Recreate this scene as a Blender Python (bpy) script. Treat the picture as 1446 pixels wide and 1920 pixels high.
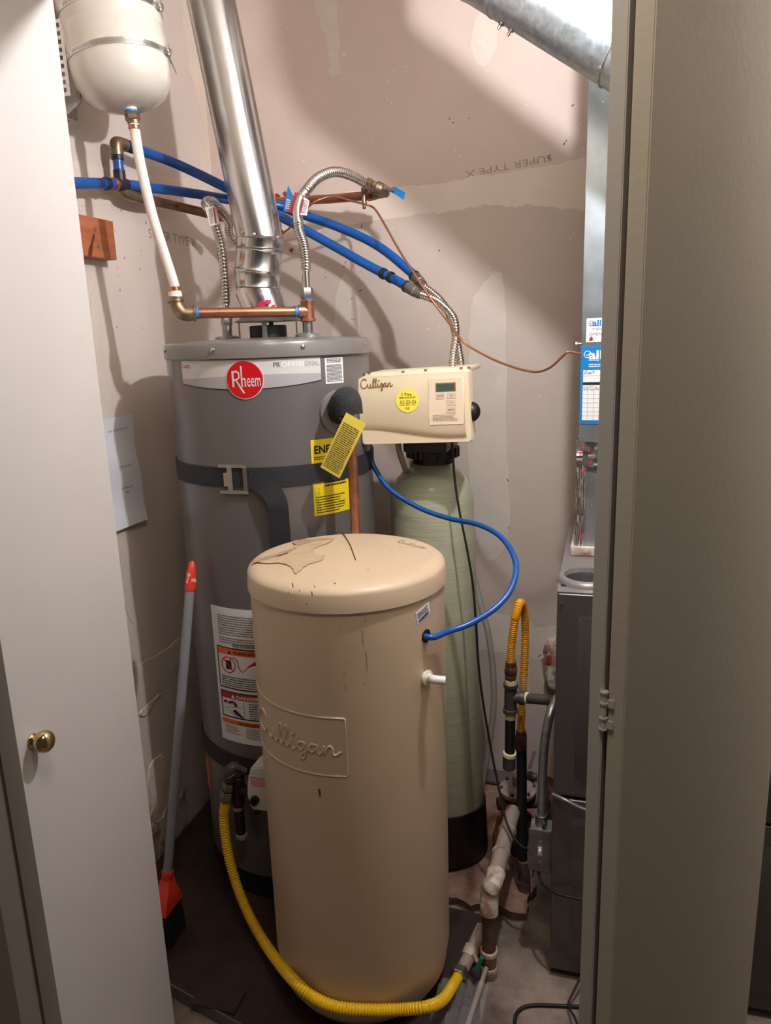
import bpy, bmesh, math, random
from mathutils import Vector, Matrix
random.seed(7)
S = bpy.context.scene
COL = S.collection
for o in list(bpy.data.objects): bpy.data.objects.remove(o)

# ------------------------------------------------------------------ camera
FPX, CX, CY, EYE = 1400.0, 723.0, 960.0, Vector((0, 0, 1.5))
dn = Vector((197, 5940, 1400)).normalized()          # world down in (right, down, forward)
yy = Vector((415, 0, 1400)); yy.y = -(yy.x*dn.x + yy.z*dn.z)/dn.y; yy.normalize()
zz = -dn
xx = Vector((yy.y*zz.z-yy.z*zz.y, yy.z*zz.x-yy.x*zz.z, yy.x*zz.y-yy.y*zz.x))
if xx.x < 0: xx = -xx
ROWS = (xx, yy, zz)
cam = bpy.data.cameras.new('camera'); camo = bpy.data.objects.new('camera', cam); COL.objects.link(camo)
cr = Vector((xx.x, yy.x, zz.x)); cd = Vector((xx.y, yy.y, zz.y)); cf = Vector((xx.z, yy.z, zz.z))
M = Matrix.Identity(4)
for i in range(3):
    M[i][0] = cr[i]; M[i][1] = -cd[i]; M[i][2] = -cf[i]; M[i][3] = EYE[i]
camo.matrix_world = M
cam.sensor_fit = 'VERTICAL'; cam.sensor_height = 36.0; cam.lens = FPX/1920*36.0; cam.clip_start = 0.02
S.camera = camo

# ------------------------------------------------------------------ world, lights, exposure
W = bpy.data.worlds.new('hall_ambience'); S.world = W; W.use_nodes = True
bg = W.node_tree.nodes['Background']; bg.inputs[0].default_value = (1.0, 0.90, 0.80, 1); bg.inputs[1].default_value = 0.05
vs = S.view_settings; vs.view_transform = 'Standard'; vs.look = 'None'; vs.gamma = 1; vs.use_curve_mapping = False
vs.exposure = 0.0
BULB = Vector((0.0, 1.265, 2.185)); BULB_STRENGTH = 2620.0
hl = bpy.data.lights.new('hall_ceiling_light', 'AREA'); hl.shape = 'DISK'; hl.size = 0.35; hl.energy = 8.5; hl.color = (1.0, 0.88, 0.72)
hlo = bpy.data.objects.new('hall_ceiling_light', hl); COL.objects.link(hlo); hlo.location = (-0.12, 0.40, 2.46)
hlo['label'] = 'warm round hall ceiling light behind the viewer'; hlo['category'] = 'light'

# ------------------------------------------------------------------ pixel helpers (photo frame 1446x1920 -> points in the room)
def ray(px, py):
    c = Vector((px-CX, py-CY, FPX))
    return Vector((ROWS[0].dot(c), ROWS[1].dot(c), ROWS[2].dot(c)))
def at(px, py, y): v = ray(px, py); return EYE + v*(y/v.y)
def atx(px, py, x): v = ray(px, py); return EYE + v*(x/v.x)
def atz(px, py, z): v = ray(px, py); return EYE + v*((z-EYE.z)/v.z)
def cylhit(px, py, cx, cy, r):
    v = ray(px, py); a = v.x*v.x+v.y*v.y; b = -2*(v.x*cx+v.y*cy); c = cx*cx+cy*cy-r*r
    d = max(b*b-4*a*c, 0); t = (-b-math.sqrt(d))/(2*a); return EYE+v*t
def cyl_tz(px, py, cx, cy, r):
    p = cylhit(px, py, cx, cy, r); return math.atan2(p.x-cx, -(p.y-cy)), p.z      # theta = 0 faces -Y, grows to +X

# ------------------------------------------------------------------ materials
def lin(c):
    return tuple(((v/255)/12.92 if v/255 <= 0.04045 else ((v/255+0.055)/1.055)**2.4) for v in c)
MATS = {}
def mat(name, rgb, rough=0.5, metal=0.0, var=0.0, vscale=8.0, bump=0.0, bscale=60.0, rgb2=None, stretch=None, spec=None,
        trans=0.0, coat=0.0, emit=None, spots=None, alpha=None, detail=4.0, thresh=None, rvar=0.0):
    m = bpy.data.materials.new(name); MATS[name] = m; m.use_nodes = True
    nt = m.node_tree; b = nt.nodes['Principled BSDF']; N = nt.nodes.new; L = nt.links.new
    c = lin(rgb)
    b.inputs['Base Color'].default_value = (*c, 1); b.inputs['Roughness'].default_value = rough; b.inputs['Metallic'].default_value = metal
    if spec is not None: b.inputs['Specular IOR Level'].default_value = spec
    if trans: b.inputs['Transmission Weight'].default_value = trans
    if coat: b.inputs['Coat Weight'].default_value = coat; b.inputs['Coat Roughness'].default_value = 0.15
    if alpha is not None: b.inputs['Alpha'].default_value = alpha
    if emit: b.inputs['Emission Color'].default_value = (*emit[0], 1); b.inputs['Emission Strength'].default_value = emit[1]
    tc = N('ShaderNodeTexCoord'); mp = N('ShaderNodeMapping'); L(tc.outputs['Object'], mp.inputs[0])
    if stretch: mp.inputs['Scale'].default_value = stretch
    colour = None
    if var or rgb2:
        n = N('ShaderNodeTexNoise'); n.inputs['Scale'].default_value = vscale; n.inputs['Detail'].default_value = detail
        n.inputs['Roughness'].default_value = 0.6; L(mp.outputs[0], n.inputs[0])
        r = N('ShaderNodeValToRGB'); L(n.outputs['Fac'], r.inputs[0])
        lo, hi = thresh or (0.3, 0.7)
        r.color_ramp.elements[0].position = lo; r.color_ramp.elements[1].position = hi
        if rgb2: c1, c2 = c, lin(rgb2)
        else: c1, c2 = tuple(v*(1-var) for v in c), tuple(min(v*(1+var), 1) for v in c)
        r.color_ramp.elements[0].color = (*c1, 1); r.color_ramp.elements[1].color = (*c2, 1)
        colour = r.outputs[0]
        if rvar:
            mr = N('ShaderNodeMapRange'); L(n.outputs['Fac'], mr.inputs[0])
            mr.inputs[3].default_value = rough-rvar; mr.inputs[4].default_value = rough+rvar; L(mr.outputs[0], b.inputs['Roughness'])
    if spots:                                         # (rgb, scale, size)
        v = N('ShaderNodeTexVoronoi'); v.inputs['Scale'].default_value = spots[1]; L(tc.outputs['Object'], v.inputs[0])
        n2 = N('ShaderNodeTexNoise'); n2.inputs['Scale'].default_value = spots[1]*0.21; L(tc.outputs['Object'], n2.inputs[0])
        mu = N('ShaderNodeMath'); mu.operation = 'MULTIPLY_ADD'; L(n2.outputs['Fac'], mu.inputs[0]); mu.inputs[1].default_value = spots[2]*3.2; mu.inputs[2].default_value = -spots[2]*1.1
        lt = N('ShaderNodeMath'); lt.operation = 'LESS_THAN'; L(v.outputs['Distance'], lt.inputs[0]); L(mu.outputs[0], lt.inputs[1])
        mx = N('ShaderNodeMix'); mx.data_type = 'RGBA'; L(lt.outputs[0], mx.inputs['Factor'])
        if colour: L(colour, mx.inputs['A'])
        else: mx.inputs['A'].default_value = (*c, 1)
        mx.inputs['B'].default_value = (*lin(spots[0]), 1); colour = mx.outputs['Result']
    if colour: L(colour, b.inputs['Base Color'])
    if bump:
        n = N('ShaderNodeTexNoise'); n.inputs['Scale'].default_value = bscale; n.inputs['Detail'].default_value = 3; L(mp.outputs[0], n.inputs[0])
        bp = N('ShaderNodeBump'); bp.inputs['Strength'].default_value = bump; bp.inputs['Distance'].default_value = 0.004
        L(n.outputs['Fac'], bp.inputs['Height']); L(bp.outputs[0], b.inputs['Normal'])
    return m

mat('drywall_back', (210, 191, 180), 0.75, var=0.07, vscale=2.2, spots=((238, 230, 222), 46, 0.085), bump=0.08, bscale=90)
mat('drywall_left', (216, 202, 191), 0.75, var=0.06, vscale=2.5, spots=((150, 120, 100), 22, 0.035), bump=0.08, bscale=90)
mat('drywall_plain', (196, 186, 177), 0.8, var=0.05)
mat('mud', (224, 208, 194), 0.7, var=0.05, vscale=9, bump=0.15, bscale=30)
mat('mud_grey', (214, 202, 190), 0.7, var=0.06, vscale=9, bump=0.15, bscale=30)
mat('grey_board', (202, 186, 174), 0.78, var=0.05, vscale=3, spots=((236, 228, 220), 46, 0.085), bump=0.06, bscale=90)
mat('ink', (112, 92, 80), 0.8)
mat('ink_faint', (158, 138, 124), 0.8)
mat('wall_mark', (74, 58, 48), 0.8)
mat('hall_paint', (226, 216, 200), 0.6, bump=0.25, bscale=160)
mat('door_paint', (204, 196, 190), 0.42, bump=0.05, bscale=120, var=0.015)
mat('door_paint_rough', (206, 195, 180), 0.34, bump=0.08, bscale=110, var=0.015)
mat('brass', (206, 182, 128), 0.16, 1.0)
mat('old_brass', (146, 126, 102), 0.42, 0.9, var=0.3, vscale=60)
mat('steel', (200, 198, 194), 0.28, 1.0, var=0.1, vscale=50)
mat('dull_steel', (150, 148, 145), 0.45, 1.0, var=0.2, vscale=40)
mat('chrome_flex', (208, 203, 196), 0.22, 1.0)
mat('vent_aluminium', (196, 195, 194), 0.22, 1.0, var=0.10, vscale=5, stretch=(6, 6, 0.6), rvar=0.10, bump=0.05, bscale=14)
mat('galvanised', (176, 184, 188), 0.36, 0.9, var=0.28, vscale=70, rvar=0.12, detail=6)
mat('galvanised_flat', (170, 178, 180), 0.42, 0.85, var=0.12, vscale=20, rvar=0.08, spots=((235, 238, 238), 40, 0.07))
mat('foil', (216, 210, 208), 0.22, 1.0, bump=0.3, bscale=40)
mat('foil_print', (205, 45, 85), 0.35)
mat('copper', (172, 116, 90), 0.38, 0.85, var=0.25, vscale=22, rvar=0.1)
mat('copper_bright', (206, 120, 84), 0.3, 1.0)
mat('copper_dull', (140, 100, 82), 0.5, 0.8, var=0.3, vscale=18)
mat('copper_tube', (158, 104, 76), 0.42, 0.6)
mat('pex_blue', (10, 80, 160), 0.30, var=0.05)
mat('ring_black', (26, 28, 34), 0.45)
mat('pex_white', (236, 228, 218), 0.3)
mat('teflon', (232, 230, 226), 0.5, bump=0.4, bscale=120)
mat('blue_tape', (40, 120, 190), 0.45)
mat('jacket_grey', (102, 97, 95), 0.30, coat=0.25, var=0.02, vscale=3)
mat('cap_grey', (118, 114, 111), 0.28, coat=0.2)
mat('base_black', (24, 24, 25), 0.5)
mat('tank_cream', (206, 199, 188), 0.22, coat=0.4)
mat('brine_beige', (200, 176, 147), 0.42, var=0.04, vscale=5, bump=0.05, bscale=40)
mat('stain', (168, 138, 112), 0.5, var=0.15, vscale=40)
mat('stain_pale', (190, 164, 134), 0.5, var=0.10, vscale=40)
mat('dirt_dark', (70, 52, 36), 0.7)
mat('head_cream', (236, 218, 186), 0.38, bump=0.03, bscale=200)
mat('panel_cream', (226, 206, 178), 0.4)
mat('logo_gold', (150, 112, 66), 0.4)
mat('lcd', (66, 88, 78), 0.15)
mat('key_grey', (204, 184, 166), 0.5)
mat('text_brown', (122, 92, 78), 0.6)
mat('black_plastic', (16, 16, 17), 0.42)
mat('black_rubber', (14, 14, 15), 0.6)
mat('foam', (46, 46, 48), 0.95, bump=1.0, bscale=260, var=0.35, vscale=220)
mat('resin_green', (186, 186, 160), 0.34, rgb2=(158, 160, 132), vscale=3, stretch=(1, 1, 60), coat=0.2, bump=0.25, bscale=14, thresh=(0.25, 0.8))
mat('strap_black', (38, 38, 44), 0.65, bump=0.5, bscale=500)
mat('label_white', (232, 230, 230), 0.4)
mat('label_silver', (206, 203, 201), 0.3)
mat('label_silver_dark', (168, 166, 168), 0.3)
mat('label_red', (200, 16, 26), 0.3)
mat('label_yellow', (240, 214, 26), 0.45)
mat('tag_yellow', (232, 210, 84), 0.5)
mat('sticker_yellow', (240, 226, 84), 0.5)
mat('label_orange', (236, 106, 26), 0.45)
mat('label_darkred', (180, 34, 34), 0.45)
mat('label_blue', (10, 118, 192), 0.4)
mat('pen_blue', (30, 40, 120), 0.5)
mat('text_black', (24, 22, 22), 0.5)
mat('text_grey', (104, 100, 100), 0.5)
mat('text_white', (240, 240, 240), 0.4)
mat('pink_label', (226, 150, 150), 0.5)
mat('valve_white', (222, 216, 208), 0.4)
mat('hose_yellow', (236, 188, 18), 0.34)
mat('flex_orange', (222, 150, 24), 0.3)
mat('iron_black', (26, 24, 24), 0.5)
mat('iron_grey', (84, 76, 72), 0.5, 0.4, var=0.2, vscale=40)
mat('dope', (232, 220, 160), 0.6)
mat('rusty', (120, 86, 68), 0.8, 0.2, rgb2=(70, 56, 52), vscale=30, bump=0.5, bscale=80)
mat('crust', (206, 196, 182), 0.85, rgb2=(150, 116, 100), vscale=26, bump=0.8, bscale=50, thresh=(0.42, 0.62))
mat('dusty_metal', (158, 140, 130), 0.7, 0.1, var=0.12, vscale=20)
mat('furnace_grey', (92, 87, 85), 0.3, 0.35, coat=0.2)
mat('furnace_top', (134, 128, 126), 0.34, 0.3)
mat('handle_grey', (140, 140, 146), 0.4)
mat('handle_red', (224, 66, 42), 0.42)
mat('scuff', (236, 190, 176), 0.6)
mat('bristle', (22, 22, 24), 0.8)
mat('paper', (226, 226, 232), 0.8)
mat('wood', (184, 110, 68), 0.6, rgb2=(150, 82, 46), vscale=6, stretch=(20, 1, 6))
mat('wood_dark', (92, 40, 18), 0.6)
mat('board_red', (70, 48, 40), 0.5, rgb2=(32, 24, 22), vscale=7, bump=0.3, bscale=30, spots=((120, 104, 92), 60, 0.04), detail=8)
mat('concrete', (150, 134, 122), 0.85, rgb2=(92, 76, 66), vscale=7, bump=0.6, bscale=60, detail=8, thresh=(0.38, 0.66))
mat('rubble', (164, 130, 114), 0.9, rgb2=(104, 72, 60), vscale=16, bump=0.6, bscale=40, detail=8)
mat('rubble_orange', (150, 72, 40), 0.9, rgb2=(96, 50, 34), vscale=14, bump=1.0, bscale=40)
mat('edge_metal', (120, 114, 112), 0.45, 0.5)
mat('teal', (16, 104, 104), 0.5)
mat('clear_plastic', (235, 235, 238), 0.10, alpha=0.14)
mat('clear_tube', (214, 204, 192), 0.3, trans=0.55)
mat('beige_hose', (206, 182, 150), 0.45)
mat('red_caulk', (150, 48, 36), 0.8, bump=0.8, bscale=60)
mat('porcelain', (235, 232, 226), 0.3)
mat('bulb_glow', (255, 240, 220), 0.4, emit=((0.95, 0.955, 1.0), BULB_STRENGTH))
mat('hall_floor', (150, 130, 104), 0.7, var=0.1)

# ------------------------------------------------------------------ mesh helpers
def V(*a): return Vector(a)
def frame(d):
    d = d.normalized(); up = V(0, 0, 1) if abs(d.z) < 0.95 else V(1, 0, 0)
    a = d.cross(up).normalized(); b = a.cross(d).normalized(); return d, a, b
def box(bm, lo, hi, bev=0.0, seg=2, mtx=None):
    t = bmesh.new(); bmesh.ops.create_cube(t, size=1.0)
    lo, hi = Vector(lo), Vector(hi)
    for v in t.verts: v.co = Vector(((lo.x+hi.x)/2+v.co.x*(hi.x-lo.x), (lo.y+hi.y)/2+v.co.y*(hi.y-lo.y), (lo.z+hi.z)/2+v.co.z*(hi.z-lo.z)))
    if bev: bmesh.ops.bevel(t, geom=t.edges[:], offset=bev, segments=seg, affect='EDGES', profile=0.7)
    merge(bm, t, mtx)
def merge(bm, t, mtx=None):
    mp = {}
    for v in t.verts: mp[v] = bm.verts.new(mtx @ v.co if mtx else v.co)
    for f in t.faces:
        try: bm.faces.new([mp[v] for v in f.verts])
        except ValueError: pass
    t.free()
def catmull(p, n=8):
    p = [Vector(q) for q in p]; out = []
    for i in range(len(p)-1):
        a, b, c, d = p[max(i-1, 0)], p[i], p[i+1], p[min(i+2, len(p)-1)]
        for k in range(n):
            t = k/n
            out.append(0.5*((2*b)+(c-a)*t+(2*a-5*b+4*c-d)*t*t+(3*b-a-3*c+d)*t**3))
    out.append(p[-1]); return out
def resample(p, step):
    out = [p[0].copy()]; acc = 0.0
    for a, b in zip(p, p[1:]):
        L = (b-a).length
        if L < 1e-9: continue
        d = step-acc
        while d <= L:
            out.append(a.lerp(b, d/L)); d += step
        acc = L-(d-step)
    return out
def tube(bm, pts, r, n=12, caps=True, rf=None):
    pts = [Vector(q) for q in pts]; m = len(pts); rings = []; prev = None; s = 0.0
    for i, p in enumerate(pts):
        t = (pts[min(i+1, m-1)]-pts[max(i-1, 0)])
        if t.length < 1e-9: t = V(0, 0, 1)
        t.normalize()
        if prev is None: a = frame(t)[1]
        else:
            a = prev-t*prev.dot(t)
            a = a.normalized() if a.length > 1e-6 else frame(t)[1]
        prev = a; b = t.cross(a)
        if i: s += (p-pts[i-1]).length
        rr = rf(s, i) if rf else (r[i] if isinstance(r, (list, tuple)) else r)
        rings.append([bm.verts.new(p+(a*math.cos(2*math.pi*k/n)+b*math.sin(2*math.pi*k/n))*rr) for k in range(n)])
    for A, B in zip(rings, rings[1:]):
        for k in range(n): bm.faces.new((A[k], A[(k+1) % n], B[(k+1) % n], B[k]))
    if caps: bm.faces.new(rings[0][::-1]); bm.faces.new(rings[-1])
def flex(bm, pts, r, pitch=0.005, depth=0.10, n=12, smooth=10):
    q = resample(catmull(pts, smooth), pitch/4)
    prof = (1.0, 1.0-depth*0.4, 1.0-depth*1.6, 1.0-depth*0.4)
    tube(bm, q, r, n, rf=lambda s, i: r*prof[i % 4])
def lathe(bm, prof, c=(0, 0, 0), axis=(0, 0, 1), n=40, caps=True, a0=0.0, a1=None):
    d, a, b = frame(Vector(axis)); c = Vector(c); rings = []
    for r, z in prof:
        rings.append([bm.verts.new(c+d*z+(a*math.cos(2*math.pi*k/n)+b*math.sin(2*math.pi*k/n))*max(r, 1e-5)) for k in range(n)])
    for A, B in zip(rings, rings[1:]):
        for k in range(n): bm.faces.new((A[k], A[(k+1) % n], B[(k+1) % n], B[k]))
    if caps: bm.faces.new(rings[0][::-1]); bm.faces.new(rings[-1])
def cyl(bm, p, q, r, n=20, r2=None, bev=0.0):
    p, q = Vector(p), Vector(q); L = (q-p).length; r2 = r if r2 is None else r2
    pr = [(r, 0), (r2, L)] if not bev else [(r-bev, 0), (r, bev), (r2, L-bev), (r2-bev, L)]
    lathe(bm, pr, p, q-p, n)
def hexnut(bm, p, q, r): lathe(bm, [(r*0.9, 0), (r, 0.002), (r, (Vector(q)-Vector(p)).length-0.002), (r*0.9, (Vector(q)-Vector(p)).length)], p, Vector(q)-Vector(p), 6)
def torus(bm, c, axis, R, r, n=28, m=8):
    d, a, b = frame(Vector(axis)); c = Vector(c); rings = []
    for i in range(n):
        u = 2*math.pi*i/n; rad = a*math.cos(u)+b*math.sin(u)
        rings.append([bm.verts.new(c+rad*(R+r*math.cos(2*math.pi*k/m))+d*(r*math.sin(2*math.pi*k/m))) for k in range(m)])
    for i in range(n):
        A, B = rings[i], rings[(i+1) % n]
        for k in range(m): bm.faces.new((A[k], B[k], B[(k+1) % m], A[(k+1) % m]))
def prism(bm, poly, off):
    """closed outline poly (Vectors) extruded by vector off"""
    off = Vector(off); A = [bm.verts.new(p) for p in poly]; B = [bm.verts.new(Vector(p)+off) for p in poly]; n = len(A)
    bm.faces.new(A[::-1]); bm.faces.new(B)
    for k in range(n): bm.faces.new((A[k], A[(k+1) % n], B[(k+1) % n], B[k]))
def ball(bm, c, r, n=20, sc=(1, 1, 1)):
    t = bmesh.new(); bmesh.ops.create_uvsphere(t, u_segments=n, v_segments=n//2+2, radius=r)
    merge(bm, t, Matrix.Translation(Vector(c)) @ Matrix.Diagonal((*sc, 1)))

# ------------------------------------------------------------------ object helpers
def tag(o, label=None, cat=None, group=None, kind=None):
    if label: o['label'] = label
    if cat: o['category'] = cat
    if group: o['group'] = group
    if kind: o['kind'] = kind
    return o
def root_of(p):
    while p.parent: p = p.parent
    return p
def thing(name, loc, label, cat, group=None, kind=None):
    o = bpy.data.objects.new(name, None); COL.objects.link(o); o.location = loc; o.empty_display_size = 0.05
    return tag(o, label, cat, group, kind)
def obj(name, bm, m, parent=None, smooth=40, label=None, cat=None, group=None, kind=None):
    bmesh.ops.recalc_face_normals(bm, faces=bm.faces[:])
    me = bpy.data.meshes.new(name)
    if parent: org = root_of(parent).location.copy()
    else:
        xs = [v.co for v in bm.verts]
        org = V((min(c.x for c in xs)+max(c.x for c in xs))/2, (min(c.y for c in xs)+max(c.y for c in xs))/2, min(c.z for c in xs))
    for v in bm.verts: v.co -= org
    bm.to_mesh(me); bm.free()
    if smooth:
        me.polygons.foreach_set('use_smooth', [True]*len(me.polygons))
        me.set_sharp_from_angle(angle=math.radians(smooth))
    o = bpy.data.objects.new(name, me); COL.objects.link(o)
    if parent: o.parent = parent
    else: o.location = org
    me.materials.append(MATS[m])
    if name in STUFF or name.endswith('_print') or name.endswith('_heading') and parent and m == 'text_black': o['kind'] = 'stuff'
    return tag(o, label, cat, group, kind)
def islands(bm):
    left = set(bm.faces); out = []
    while left:
        st_ = [left.pop()]; grp = [st_[0]]
        while st_:
            f = st_.pop()
            for e_ in f.edges:
                for g in e_.link_faces:
                    if g in left: left.discard(g); st_.append(g); grp.append(g)
        out.append(grp)
    return out
def objs(name, bm, m, parent, smooth=40):
    """every loose piece its own part"""
    r = None
    for grp in islands(bm):
        t = bmesh.new(); mp_ = {}
        for f in grp:
            t.faces.new([mp_.setdefault(v, None) or mp_.__setitem__(v, t.verts.new(v.co)) or mp_[v] for v in f.verts])
        r = obj(name, t, m, parent, smooth)
    bm.free(); return r
STUFF = {'dirt_mark', 'lid_specks', 'gouge_mark', 'scuff_mark', 'clamp_slots', 'nail_cover', 'barcode', 'strap_hole', 'bristles'}
def B(): return bmesh.new()
def mk(name, m, parent, fn, *a, smooth=40, label=None, cat=None, group=None, kind=None, **k):
    bm = B(); fn(bm, *a, **k); return obj(name, bm, m, parent, smooth, label, cat, group, kind)

# ---- flat print on plane or cylinder: a map takes (u, v, h) in metres to a point
def plane_map(o, u, v):
    o, u, v = Vector(o), Vector(u).normalized(), Vector(v); v = (v-u*v.dot(u)).normalized(); n = u.cross(v)
    return lambda a, b, h=0.0: o+u*a+v*b+n*h
def cyl_map(cx, cy, r, t0, z0):
    return lambda a, b, h=0.0: V(cx+math.sin(t0+a/r)*(r+h), cy-math.cos(t0+a/r)*(r+h), z0+b)
def sheet(name, m, parent, mp, u0, u1, v0, v1, h0=0.0002, h1=0.0007, nu=None, nv=1, top=None, bot=None, label=None, warp=None):
    nu = nu or max(1, int((u1-u0)/0.012)); bm = B(); G = [[], []]
    for s, h in enumerate((h0, h1)):
        for i in range(nu+1):
            f = i/nu; u = u0+(u1-u0)*f; a = bot(f) if bot else v0; b = top(f) if top else v1
            G[s].append([bm.verts.new(mp(u, a+(b-a)*j/nv, h+(warp(f, j/nv) if warp else 0))) for j in range(nv+1)])
    for i in range(nu):
        for j in range(nv):
            for s in (0, 1):
                g = G[s]; q = (g[i][j], g[i+1][j], g[i+1][j+1], g[i][j+1]); bm.faces.new(q if s else q[::-1])
    rim = [(i, 0) for i in range(nu)]+[(nu, j) for j in range(nv)]+[(i, nv) for i in range(nu, 0, -1)]+[(0, j) for j in range(nv, 0, -1)]
    for k in range(len(rim)):
        (a, b), (c, d) = rim[k], rim[(k+1) % len(rim)]
        bm.faces.new((G[0][a][b], G[0][c][d], G[1][c][d], G[1][a][b]))
    return obj(name, bm, m, parent, 40, label)
def disc(name, m, parent, mp, uc, vc, r, h0, h1, n=40, label=None, ru=None):
    bm = B(); ru = ru or r
    A = [bm.verts.new(mp(uc+ru*math.cos(2*math.pi*k/n), vc+r*math.sin(2*math.pi*k/n), h0)) for k in range(n)]
    C = [bm.verts.new(mp(uc+ru*math.cos(2*math.pi*k/n), vc+r*math.sin(2*math.pi*k/n), h1)) for k in range(n)]
    ctr = bm.verts.new(mp(uc, vc, h1))
    for k in range(n):
        bm.faces.new((A[k], A[(k+1) % n], C[(k+1) % n], C[k])); bm.faces.new((C[k], C[(k+1) % n], ctr))
    bm.faces.new(A[::-1]); return obj(name, bm, m, parent, 40, label)
def glyphs(s, bold=0.0):
    cu = bpy.data.curves.new('t', 'FONT'); cu.body = s; cu.resolution_u = 3; cu.offset = bold
    o = bpy.data.objects.new('t', cu); COL.objects.link(o)
    bpy.context.view_layer.update()
    me = bpy.data.meshes.new_from_object(o.evaluated_get(bpy.context.evaluated_depsgraph_get()))
    vs_ = [(v.co.x, v.co.y) for v in me.vertices]; fs = [tuple(p.vertices) for p in me.polygons]
    bpy.data.objects.remove(o); bpy.data.curves.remove(cu); bpy.data.meshes.remove(me); return vs_, fs
def text(name, s, m, parent, mp, u0, u1, v0, v1, h=0.0011, bold=0.0, rot180=False, label=None, split=None):
    vs_, fs = glyphs(s, bold)
    if not vs_: return
    xs = [p[0] for p in vs_]; ys = [p[1] for p in vs_]; x0, x1, y0, y1 = min(xs), max(xs), min(ys), max(ys)
    bm = B(); vv = []
    for x, y in vs_:
        a = (x-x0)/(x1-x0); b = (y-y0)/(y1-y0)
        if rot180: a, b = 1-a, 1-b
        vv.append(bm.verts.new(mp(u0+(u1-u0)*a, v0+(v1-v0)*b, h)))
    for f in fs:
        try: bm.faces.new([vv[i] for i in f])
        except ValueError: pass
    return obj(name, bm, m, parent, 0, label)
def dashes(name, m, parent, mp, u0, u1, v0, v1, rows, h=0.0011, fill=0.5, minw=0.0015, maxw=0.006, seed=1, ragged=0.15):
    """rows of print too small to read"""
    R = random.Random(seed); bm = B(); dv = (v1-v0)/rows
    for r in range(rows):
        y = v1-dv*(r+0.5); hh = dv*fill/2; u = u0; end = u1-(u1-u0)*R.random()*ragged
        while u < end:
            w = R.uniform(minw, maxw); e = min(u+w, end)
            q = [bm.verts.new(mp(a, b, h)) for a, b in ((u, y-hh), (e, y-hh), (e, y+hh), (u, y+hh))]
            bm.faces.new(q); u = e+R.uniform(0.0006, 0.0014)
    o = obj(name, bm, m, parent, 0); return o
def stroke(name, m, parent, mp, lines, r, h=0.0012, n=6, smooth=6, label=None):
    """pen or raised strokes: lines of (u, v)"""
    bm = B()
    for ln in lines:
        q = catmull([V(a, b, 0) for a, b in ln], smooth)
        tube(bm, [mp(p.x, p.y, h) for p in q], r, n)
    return obj(name, bm, m, parent, 60, label)
SCRIPT = [[(1.2, 1.45), (1.05, 1.72), (0.7, 1.78), (0.3, 1.5), (0.06, 0.85), (0.25, 0.2), (0.7, 0.0), (1.15, 0.25), (1.45, 0.78), (1.48, 0.3), (1.7, 0.02), (1.95, 0.25), (2.06, 0.75), (2.06, 0.25), (2.25, 0.02),
           (2.5, 0.4), (2.76, 1.3), (2.72, 1.72), (2.58, 1.5), (2.54, 0.5), (2.72, 0.03), (2.97, 0.4), (3.22, 1.3), (3.18, 1.72), (3.03, 1.5), (3.0, 0.5), (3.18, 0.03), (3.4, 0.4), (3.5, 0.78), (3.5, 0.25), (3.68, 0.02), (3.95, 0.45), (4.12, 0.76), (4.36, 0.7)],
          [(3.58, 1.15), (3.8, 1.4)],
          [(4.36, 0.7), (4.12, 0.76), (3.93, 0.45), (4.07, 0.08), (4.3, 0.3), (4.42, 0.75), (4.42, 0.0), (4.32, -0.55), (4.14, -0.58), (4.18, -0.25), (4.55, 0.2), (4.8, 0.72), (5.06, 0.7)],
          [(5.06, 0.7), (4.82, 0.76), (4.62, 0.45), (4.77, 0.08), (5.0, 0.3), (5.12, 0.75), (5.12, 0.25), (5.27, 0.02), (5.45, 0.35), (5.54, 0.75), (5.54, 0.05), (5.66, 0.5), (5.84, 0.76), (5.98, 0.55), (5.98, 0.2), (6.13, 0.02), (6.45, 0.35)]]
def script_lines(u0, v0, su, sv): return [[(u0+x*su, v0+y*sv) for x, y in ln] for ln in SCRIPT]
def blob(bm, pts, off, seed=0, jit=0.15, sub=6):
    """irregular rounded outline through pts (Vectors on a surface) as a thin plate"""
    R = random.Random(seed); n = len(pts); q = []
    for i in range(n):
        a, b, c, d = pts[(i-1) % n], pts[i], pts[(i+1) % n], pts[(i+2) % n]
        for k in range(sub):
            t = k/sub; p = 0.5*((2*b)+(c-a)*t+(2*a-5*b+4*c-d)*t*t+(3*b-a-3*c+d)*t**3)
            tang = (c-a).normalized(); nn = tang.cross(Vector(off).normalized())
            q.append(p+nn*(R.uniform(-1, 1)*jit*0.02))
    prism(bm, q, off)
from mathutils import noise as mnoise
def rock(bm, c, s, seed, sub=2, amp=0.18):
    if sub > 2:
        t = bmesh.new(); bmesh.ops.create_icosphere(t, subdivisions=sub+1, radius=1.0)
        for v in t.verts:
            q = v.co.copy(); m = max(abs(q.x), abs(q.y), abs(q.z)); q = q.lerp(q/m, 0.55)
            k = 1+amp*2.2*mnoise.noise(q*1.7+V(seed, seed*.3, 0))+amp*1.1*mnoise.noise(q*4.5+V(0, seed, 0))+amp*0.6*mnoise.noise(q*11+V(0, seed, 3))
            v.co = V(c[0]+q.x*k*s[0], c[1]+q.y*k*s[1], c[2]+q.z*k*s[2])
        merge(bm, t); return
    R = random.Random(seed); t = bmesh.new(); bmesh.ops.create_icosphere(t, subdivisions=sub, radius=1.0)
    for v in t.verts:
        v.co *= 1+R.uniform(-amp, amp); v.co = Vector((max(-.8, min(.8, v.co.x)), max(-.8, min(.8, v.co.y)), max(-.6, min(.6, v.co.z))))
        v.co = Vector((c[0]+v.co.x*s[0]/0.8, c[1]+v.co.y*s[1]/0.8, c[2]+v.co.z*s[2]/0.6))
    merge(bm, t)

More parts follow.
